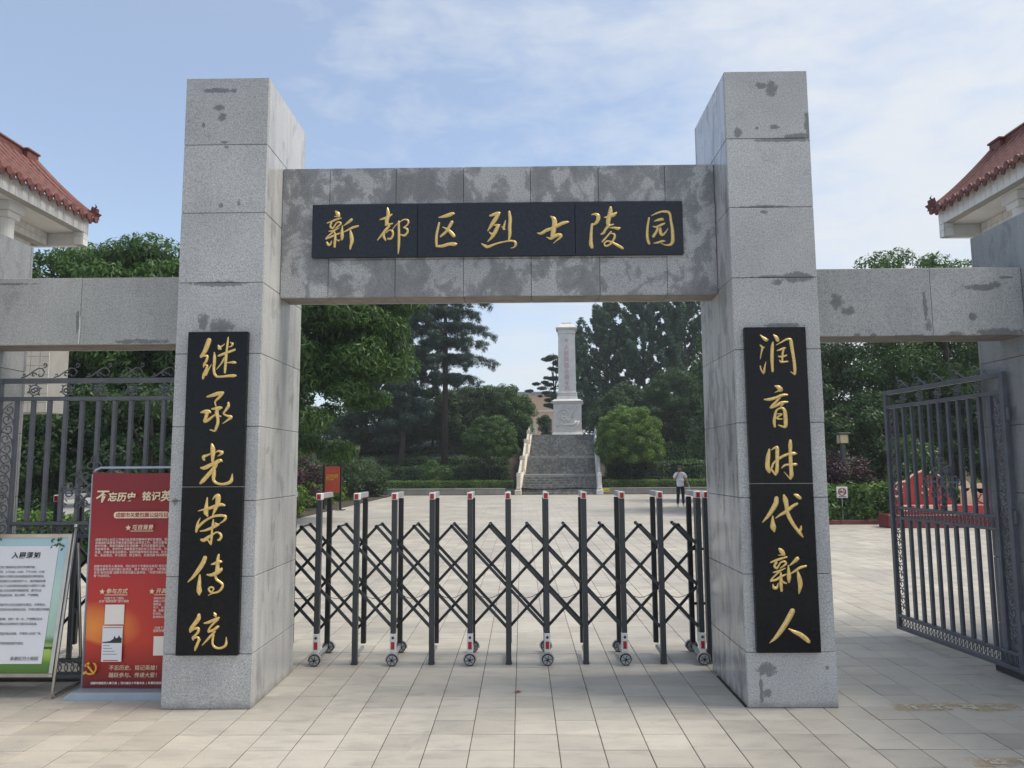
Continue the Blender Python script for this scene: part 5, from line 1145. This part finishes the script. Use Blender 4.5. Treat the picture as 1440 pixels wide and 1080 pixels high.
# shrubs, purple bushes and beds
def bush(label, x, y, rx, ry, rz, z0, n, size, mk, seed, group=None, name='shrub', cat='shrub', aspect=.5):
    t = thing(name, (x, y, z0), label, cat, group); C, R = crown_clumps((x, y, z0+rz*.55), rx, ry, rz*.62, 26, min(rx, rz)*.34, seed, -.9)
    rnd = random.Random(seed)
    for k in range(5):
        m = MB(); e = C[rnd.randrange(len(C))]; m.tube([(x+rnd.uniform(-.1,.1), y, z0), tuple(e)], [.02,.006], 5); part('stem', m, BARK, t)
    leafmesh('foliage', C, R, n, size, LF[mk], t, aspect=aspect, flat=.8, seed=seed); return t
PG = 'purple leaved bushes'
bush('purple leaved bush right beside the left pillar', -9.45, 31.8, 1.05, .9, 1.75, 0, 9000, .09, 'purple', 61, PG)
bush('purple leaved bush right of the red information board', -9.95, 44, 1.3, .9, 1.85, 0, 9000, .09, 'purple', 62, PG)
bush('dark purple bush under the lamp post on the right', 9.9, 24.2, 1.0, .8, 1.75, 0, 8000, .09, 'purple', 63, PG)
bush('dark purple bush just right of the right pillar', 8.6, 24.6, .9, .8, 1.8, 0, 7000, .09, 'purple', 64, PG)
LGp = 'light green low shrubs in the left bed'
for k in range(7):
    f = k/6; bush(['light green shrub nearest the left pillar','light green shrub second from the left pillar','light green shrub left of the red board','light green shrub right behind the red board','light green shrub fourth from the far end','light green shrub second from the far end','light green shrub at the far end of the left bed'][k], -8.5-1.7*f-.25*(k%2), 27.0+17*f, .8, .95, .85, 0, 5200, .11, 'bright', 70+k, LGp)
m = MB(); m.box(-12.5, -7.7, 25.6, 45.9, 0, .04); bed = part('planting_bed', m, SOIL); tag(bed, kind='structure')
for (x, y, rx, h, sd, lb) in ((-10.8, 33, 1.6, 2.2, 81, 'dark green bush behind the purple bush on the left'), (-9.4, 39, 1.6, 2.1, 82, 'dark green bush in the far left bed'), (-8.9, 43.5, 1.4, 1.6, 83, 'dark green bush at the left end of the clipped hedge'), (-5.2, 47.9, 1.2, 1.3, 84, 'round dark bush on the slope behind the clipped hedge')):
    bush(lb, x, y, rx, 1.1, h, 0 if y < 46 else .4, 10000, .12, 'dark' if sd != 84 else 'broad', sd)
hedge('low green hedge behind the left iron gate', -14, -6.5, 14.2, 15.0, 0, .82, 12000, .10, 'clip', seed=12, round_=.05, jit=.05)
HB = hedge('leafy green hedge on a low kerb right of the right pillar', 7.6, 19.5, 22.4, 23.3, .08, 1.0, 26000, .13, 'broad', seed=14, round_=.06, jit=.07)
m = MB()
kr = thing('planting_kerb', (13.5, 22.3, 0), 'low dark red kerb under the hedge on the right', 'kerb')
km = shared('kerb_stone', MB().cbox(0,.795,22.22,22.42,0,.13,.01), PLINTHRED)
for i in range(15): inst('kerb_stone', km, kr, (7.6+.8*i, 0, 0))
# tree mass behind the right side opening
RT = 'large dark trees behind the right side opening'
tree('big dark tree directly right of the right pillar', 10.2, 29, 0, (10.0, 29, 4.9), 3.2, 2.2, 3.4, 40000, .19, 'dark', 90, .7, 91, RT, droop=.4, low=-.9, tr=.22)
tree('dark tree in the middle of the right opening, top showing above the side beam', 15.8, 28, 0, (15.8, 28, 5.8), 2.9, 2.2, 4.1, 42000, .19, 'broad', 90, .7, 92, RT, aspect=.3, droop=.7, low=-.9, tr=.22)
tree('dark tree behind the open gate leaf on the right', 19.2, 30, 0, (19.2, 30, 4.6), 3.2, 2.2, 3.6, 34000, .19, 'dark', 80, .7, 93, RT, droop=.4, low=-.9, tr=.22)
tree('low dark tree behind the lamp post on the right', 12.3, 26, 0, (12.3, 26.4, 2.4), 2.4, 1.2, 2.0, 18000, .15, 'dark', 50, .5, 94, RT, low=-.95, tr=.12)
tree('low dark tree behind the red display', 16.5, 26, 0, (16.5, 26.4, 2.2), 2.2, 1.2, 1.9, 18000, .15, 'dark', 50, .5, 95, RT, low=-.95, tr=.12)
bush('green shrub behind the left end of the red display', 12.2, 23.8, 1.1, .5, 1.9, 0, 7000, .12, 'broad', 96)

# ================================================================ SMALL THINGS
def lamp(x, y, h, label):
    t = thing('lamp_post', (x, y, 0), label, 'lamp post', 'square lantern lamp posts')
    part('post', MB().cbox(x-.06, x+.06, y-.06, y+.06, 0, h-.34, .006), DARKGREY, t)
    part('lantern', MB().cbox(x-.13, x+.13, y-.13, y+.13, h-.33, h-.06, .01), plain('lantern_glass', (.55,.47,.27), .4), t)
    part('lantern_roof', MB().cbox(x-.19, x+.19, y-.19, y+.19, h-.055, h, .01), DARKGREY, t)
    for a in (-1,1):
        for b in (-1,1): m = MB(); m.box(x+a*.135-.008, x+a*.135+.008, y+b*.135-.008, y+b*.135+.008, h-.335, h-.058); part('lantern_bar', m, DARKGREY, t)
lamp(10.13, 24.0, 2.72, 'lamp post with a cream lantern right of the right pillar'); lamp(-10.2, 46.9, 3.1, 'lamp post with a cream lantern between the red board and the dark hedges')
# red information board on two dark posts
ib = thing('information_board', (-7.75, 30.9, 0), 'red information board with yellow lines on two dark posts, left of the plaza', 'sign')
m = MB(); m.cbox(-8.12,-8.02,30.86,30.96,0,1.85,.01); part('post', m, SLATE_D, ib); m = MB(); m.cbox(-7.42,-7.34,30.86,30.96,0,1.85,.01); part('post', m, SLATE_D, ib)
m = MB(); m.cbox(-8.02,-7.42,30.84,30.90,.72,1.76,.008); part('red_panel', m, REDPALE, ib); m = MB(); m.cbox(-7.62,-7.38,30.83,30.86,1.9,1.97,.004); part('top_plate', m, WHITE, ib)
text('board_text', '铭记革命先烈\n缅怀英雄事迹\n传承精神', .082, (-7.97, 30.835, 1.38), YELLOWT, ib, bold=.003)
m = MB(); m.cbox(-7.55,-7.2,30.7,31.1,0,.03,.004); part('foot_plate', m, SLATE_D, ib)
# no smoking sign
ns = thing('no_smoking_sign', (9.33, 22.2, 0), 'small white square no smoking sign in front of the hedge on the right', 'sign')
m = MB(); m.cbox(9.17,9.49,22.32,22.34,.76,1.08,.004); part('plate', m, WHITE, ns); m = MB(); m.cbox(9.32,9.34,22.345,22.365,0,.95,.003); part('stake', m, SILVER, ns)
m = MB(); m.tube(arc(9.33,.94,.105,0,2*pi,24,22.315), .014, 6, False); m.bar((9.26,22.315,1.01),(9.40,22.315,.87),.006,.02); part('ban_ring', m, REDP, ns)
m = MB(); m.box(9.26,9.37,22.310,22.316,.93,.95); m.tube([(9.375,22.313,.96),(9.385,22.313,.99),(9.37,22.313,1.01)], .006, 5); part('cigarette', m, INK, ns); m = MB(); m.box(9.22,9.44,22.315,22.319,.785,.805); part('caption_bar', m, INK, ns)
# red display with cut-out shapes on a plinth
rd = thing('red_display', (11.9, 21.0, 0), 'low red display with cream cut-out shapes on a dark red plinth, behind the open gate', 'display')
m = MB(); m.cbox(9.95, 14.1, 20.9, 21.5, 0, .36, .02); part('plinth', m, plain('deep_red_plinth', (.17,.022,.03), .5), rd)
m = MB(); m.cbox(10.25, 13.0, 20.96, 21.4, .36, .62, .02); part('plinth_step', m, REDP, rd)
m = MB(); m.prism([(10.2,.62),(10.2,1.05),(10.35,1.2),(10.55,1.22),(10.75,1.38),(11.05,1.50),(11.2,1.42),(11.5,1.36),(11.75,1.15),(11.9,.62)], 21.2, 21.28); part('red_backdrop', m, REDP, rd)
m = MB(); m.tube([(10.22,21.18,1.08),(10.38,21.18,1.22),(10.6,21.18,1.25),(10.8,21.18,1.42),(11.08,21.18,1.54),(11.18,21.18,1.62)], .03, 6); m.tube([(11.3,21.18,1.5),(11.5,21.18,1.42),(11.7,21.18,1.3)], .03, 6); part('cream_ribbon', m, CREAM, rd)
m = MB(); m.lathe([(.0,-.03),(.16,-.03),(.16,.03)], (12.22,21.2,1.12), 20, 'y'); m.prism([(12.1,.62),(12.42,.62),(12.38,1.06),(12.12,1.06)], 21.17, 21.23); part('cream_figure', m, CREAM, rd)
m = MB(); m.lathe([(.0,-.03),(.14,-.03),(.14,.03)], (12.68,21.2,1.05), 20, 'y'); m.prism([(12.55,.62),(12.82,.62),(12.82,1.05),(12.55,1.05)], 21.17, 21.23); part('cream_figure', m, CREAM, rd)
m = MB(); m.tube([(12.5,21.1,.72),(12.62,21.1,.9),(12.78,21.1,.9),(12.88,21.1,.76),(12.7,21.1,.62),(12.5,21.1,.72)], .025, 6); part('red_outline', m, REDP, rd)
m = MB(); 
m.tube([(10.52,21.17,1.10),(10.40,21.17,1.14),(10.32,21.17,1.06),(10.50,21.17,.94),(10.46,21.17,.84),(10.30,21.17,.84)], .032, 6)
part('cream_scroll_mark', m, CREAM, rd)
m = MB(); m.tube([(11.05,21.17,1.12),(11.22,21.17,1.02)], .03, 6); m.tube([(11.02,21.17,.95),(11.2,21.17,.86)], .03, 6); m.tube([(11.15,21.17,1.2),(11.12,21.17,.78)], .025, 6); part('cream_mark', m, CREAM, rd)
for (a, b) in ((10.3,10.5),(10.7,10.9),(11.05,11.3),(11.55,11.7)):
    m = MB(); m.cbox(a, b, 20.93, 20.97, .45, .60, .004); part('cream_block', m, CREAM, rd)
m = MB(); m.box(12.9, 13.0, 21.1, 21.3, .62, 1.0); part('small_red_post', m, REDPALE, rd)

# far buildings
pb = thing('peach_building', (1.0, 110, 0), 'pale peach building with a blue roof line seen between the trees left of the monument', 'building')
m = MB(); m.box(-8, 9, 110, 120, 0, 12.2); part('wall', m, PEACH, pb); m = MB(); m.box(-8.3, 9.3, 109.8, 120.2, 12.2, 12.5); part('roof', m, plain('blue_grey_roof', (.22,.30,.36), .5), pb)
for x in (-4, -1.2, 1.6, 4.4):
    m = MB(); m.cbox(x+1.4, x+2.9, 109.93, 110.02, 6.6, 8.6, .02); f_ = part('window', m, SILVER, pb)
    for q in (0, 1): m = MB(); m.box(x+1.5+.68*q, x+2.12+.68*q, 109.9, 109.93, 6.7, 8.5); part('pane', m, GLASS, f_)
m = MB(); m.box(-8.1, 9.1, 109.9, 110.0, 9.6, 9.75); part('string_course', m, PLASTER, pb)
for (x0, x1, z0, y, lb) in ((-8.6, -3.2, 3.0, 58.5, 'white railing glimpsed through the trees on the left slope'), (12.2, 17.5, 3.9, 60.0, 'white railing glimpsed through the trees on the right slope')):
    t = thing('white_railing', ((x0+x1)/2, y, z0), lb, 'railing', 'white railings far behind the trees'); 
    for z in (.15, .75): m = MB(); m.cbox(x0, x1, y-.03, y+.03, z0+z, z0+z+.10, .01); part('rail', m, WHITE, t)
    x = x0
    while x < x1: m = MB(); m.cbox(x-.05, x+.05, y-.05, y+.05, z0-.6, z0+1.0, .01); part('railing_post', m, WHITE, t); x += 1.3
bn = thing('park_bench', (7.9, 48.9, .5), 'dark slatted park bench behind the clipped hedge right of the stairs', 'bench')
for k in range(3): m = MB(); m.cbox(6.9, 9.0, 48.9+.14*k, 49.01+.14*k, .95, 1.0, .008); part('seat_slat', m, DARKGREY, bn)
for k in range(3): m = MB(); m.cbox(6.9, 9.0, 49.36, 49.40, 1.1+.13*k, 1.2+.13*k, .008); part('back_slat', m, SLATE, bn)
for x in (7.0, 8.9): m = MB(); m.cbox(x-.04, x+.04, 48.9, 49.4, .45, .95, .01); part('leg', m, DARKGREY, bn)

fl = MB(); fl.v += [(-.075,6.07,.004),(-.045,6.058,.012),(-.015,6.075,.006),(-.04,6.095,.014)]; fl.f.append((0,1,2,3))
tag(part('fallen_leaf', fl, REDP, fix=False), 'single reddish brown fallen leaf on the paving in front of the scissor gate', 'leaf')
# ================================================================ PERSON
PX0, PY0 = 6.62, 31.9
def skin_fig(name, verts, edges, mat, parent, sub=2):
    me = bpy.data.meshes.new(name); me.from_pydata([v[:3] for v in verts], edges, []); o = link(name, me, parent)
    md = o.modifiers.new('s', 'SKIN'); 
    for i, v in enumerate(verts):
        sv = me.skin_vertices[0].data[i]; r = v[3]; sv.radius = (r, r) if not isinstance(r, tuple) else r
        sv.use_root = i == 0
    md.use_smooth_shade = True
    m2 = o.modifiers.new('b', 'SUBSURF'); m2.levels = m2.render_levels = sub
    dg = bpy.context.evaluated_depsgraph_get(); dg.update(); nm = bpy.data.meshes.new_from_object(o.evaluated_get(dg)); o.modifiers.clear(); o.data = nm; nm.materials.clear(); nm.materials.append(mat)
    nm.polygons.foreach_set('use_smooth', [True]*len(nm.polygons)); return o
PS = thing('person', (PX0, PY0, 0), 'person in white T-shirt and dark trousers on the plaza, one hand at the mouth', 'person')
# local coordinates; facing -Y; left in picture = -x
bv = [(0,0,.93,.105),(0,.0,1.10,.10),(0,0,1.28,.12),(0,0,1.40,.10),(0,-.005,1.47,.05),(0,-.02,1.54,.062),(0,-.025,1.60,.082),(0,-.015,1.66,.075),
      (-.17,0,1.37,.055),(-.225,-.01,1.22,.045),(-.25,-.02,1.10,.04),(-.17,-.16,1.26,.033),(-.09,-.17,1.42,.027),(-.065,-.16,1.475,.026),
      (.17,0,1.37,.055),(.235,0,1.22,.045),(.27,-.01,1.10,.039),(.31,-.06,.96,.032),(.335,-.09,.86,.026),(.34,-.10,.81,.026),
      (-.09,0,.86,.085),(-.10,-.01,.66,.07),(-.10,-.01,.48,.055),(-.115,.02,.26,.05),(-.12,.03,.09,.036),(-.13,-.08,.035,.034),
      (.09,0,.86,.085),(.10,0,.66,.07),(.105,0,.48,.055),(.11,.02,.26,.05),(.115,.03,.09,.036),(.135,-.08,.035,.034)]
be = [(0,1),(1,2),(2,3),(3,4),(4,5),(5,6),(6,7),(3,8),(8,9),(9,10),(10,11),(11,12),(12,13),(3,14),(14,15),(15,16),(16,17),(17,18),(18,19),(0,20),(20,21),(21,22),(22,23),(23,24),(24,25),(0,26),(26,27),(27,28),(28,29),(29,30),(30,31)]
skin_fig('body', bv, be, SKIN, PS)
sv = [(0,0,.98,(.15,.115)),(0,0,1.10,(.15,.115)),(0,0,1.28,(.165,.12)),(0,.0,1.385,(.12,.10)),(0,0,1.44,(.07,.065)),(-.175,0,1.375,.078),(-.23,-.008,1.25,.070),(-.245,-.01,1.185,.068),(.175,0,1.375,.078),(.235,0,1.25,.070),(.25,0,1.185,.068),(0,0,.90,(.155,.12))]
skin_fig('t_shirt', sv, [(0,1),(1,2),(2,3),(3,4),(3,5),(5,6),(6,7),(3,8),(8,9),(9,10),(0,11)], TEXTWHITE, PS)
tv = [(0,.005,.93,(.135,.11)),(-.085,0,.84,.10),(-.10,-.008,.66,.085),(-.10,-.008,.48,.072),(-.113,.02,.28,.064),(-.118,.03,.13,.058),(.085,0,.84,.10),(.10,0,.66,.085),(.105,0,.48,.072),(.11,.02,.28,.064),(.115,.03,.13,.058)]
skin_fig('trousers', tv, [(0,1),(1,2),(2,3),(3,4),(4,5),(0,6),(6,7),(7,8),(8,9),(9,10)], NAVY, PS)
for s in (-1, 1):
    skin_fig('shoe', [(s*.12,.05,.05,.045),(s*.125,-.03,.045,.045),(s*.135,-.12,.035,.036)], [(0,1),(1,2)], WHITE, PS)
skin_fig('hair', [(0,.01,1.66,.085),(0,-.035,1.695,.075),(0,.04,1.60,.075)], [(0,1),(0,2)], HAIR, PS)
def lpp(name, m, mat, sm=True): me = m.mesh(name, mat, (0,0,0), sm); fixn(me); return link(name, me, PS)
m = MB(); m.tube([(0,-.098,1.60),(0,-.118,1.575),(0,-.10,1.565)], [.008,.014,.008], 6); lpp('nose', m, SKIN)
for s in (-1, 1):
    m = MB(); m.tube([(s*.030,-.098,1.605),(s*.030,-.106,1.605)], .010, 8); lpp('eye', m, INK)
    m = MB(); m.tube([(s*.080,-.02,1.575),(s*.092,-.01,1.60),(s*.082,-.01,1.625)], [.008,.014,.008], 6); lpp('ear', m, SKIN)
m = MB(); m.tube([(-.022,-.100,1.535),(.022,-.100,1.535)], .006, 6); lpp('mouth', m, REDPALE)
for (hx_, hy_, hz_, d) in ((-.065,-.16,1.475,(.3,.05,.9)), (.34,-.10,.81,(.05,-.1,-1))):
    D = Vector(d).normalized(); S_ = D.cross(Vector((0,1,0))).normalized()
    for k in range(4):
        b = Vector((hx_,hy_,hz_)) + S_*(.016*(k-1.5)); L = (.045,.052,.05,.04)[k]
        m = MB(); m.tube([b, b+D*L*.5, b+D*L*.85+Vector((0,.012,0))], [.0085,.008,.006], 6); lpp('finger', m, SKIN)
    b = Vector((hx_,hy_,hz_)) - S_*.03; m = MB(); m.tube([b+S_*.01, b-S_*.012+D*.02, b-S_*.012+D*.042], [.010,.009,.007], 6); lpp('thumb', m, SKIN)
bo = thing('water_bottle', (PX0+.345, PY0-.13, .66), 'clear plastic bottle held low in the hand of the standing person', 'bottle')
m = MB(); m.lathe([(.0,0),(.032,0),(.032,.13),(.026,.16),(.012,.18),(.012,.2)], (PX0+.345, PY0-.13, .68), 14); part('bottle_body', m, plain('clear_plastic_bottle', (.55,.62,.66), .15), bo, smooth=True)
m = MB(); m.lathe([(.0,.0),(.014,0),(.014,.02)], (PX0+.345, PY0-.13, .88), 10); part('bottle_cap', m, WHITE, bo)
ph = thing('phone', (PX0-.05, PY0-.19, 1.5), 'dark phone held up to the mouth of the standing person', 'phone')
m = MB(); m.cbox(PX0-.085, PX0-.01, PY0-.20, PY0-.19, 1.45, 1.52, .004); part('phone_body', m, INK, ph)

# ================================================================ HAZE
m = MB(); m.box(-225, 225, -45, 265, -1.2, 24.0)
hz_m = bpy.data.materials.new('haze_air'); hz_m.use_nodes = True; nt = hz_m.node_tree; nt.nodes.clear()
pv = nt.nodes.new('ShaderNodeVolumePrincipled'); pv.inputs['Color'].default_value = (.86, .92, 1.0, 1); pv.inputs['Density'].default_value = HAZE_D; pv.inputs['Anisotropy'].default_value = 0.2
om = nt.nodes.new('ShaderNodeOutputMaterial'); nt.links.new(pv.outputs[0], om.inputs['Volume'])
hz_o = part('haze', m, hz_m, fix=False); hz_o['kind'] = 'stuff'
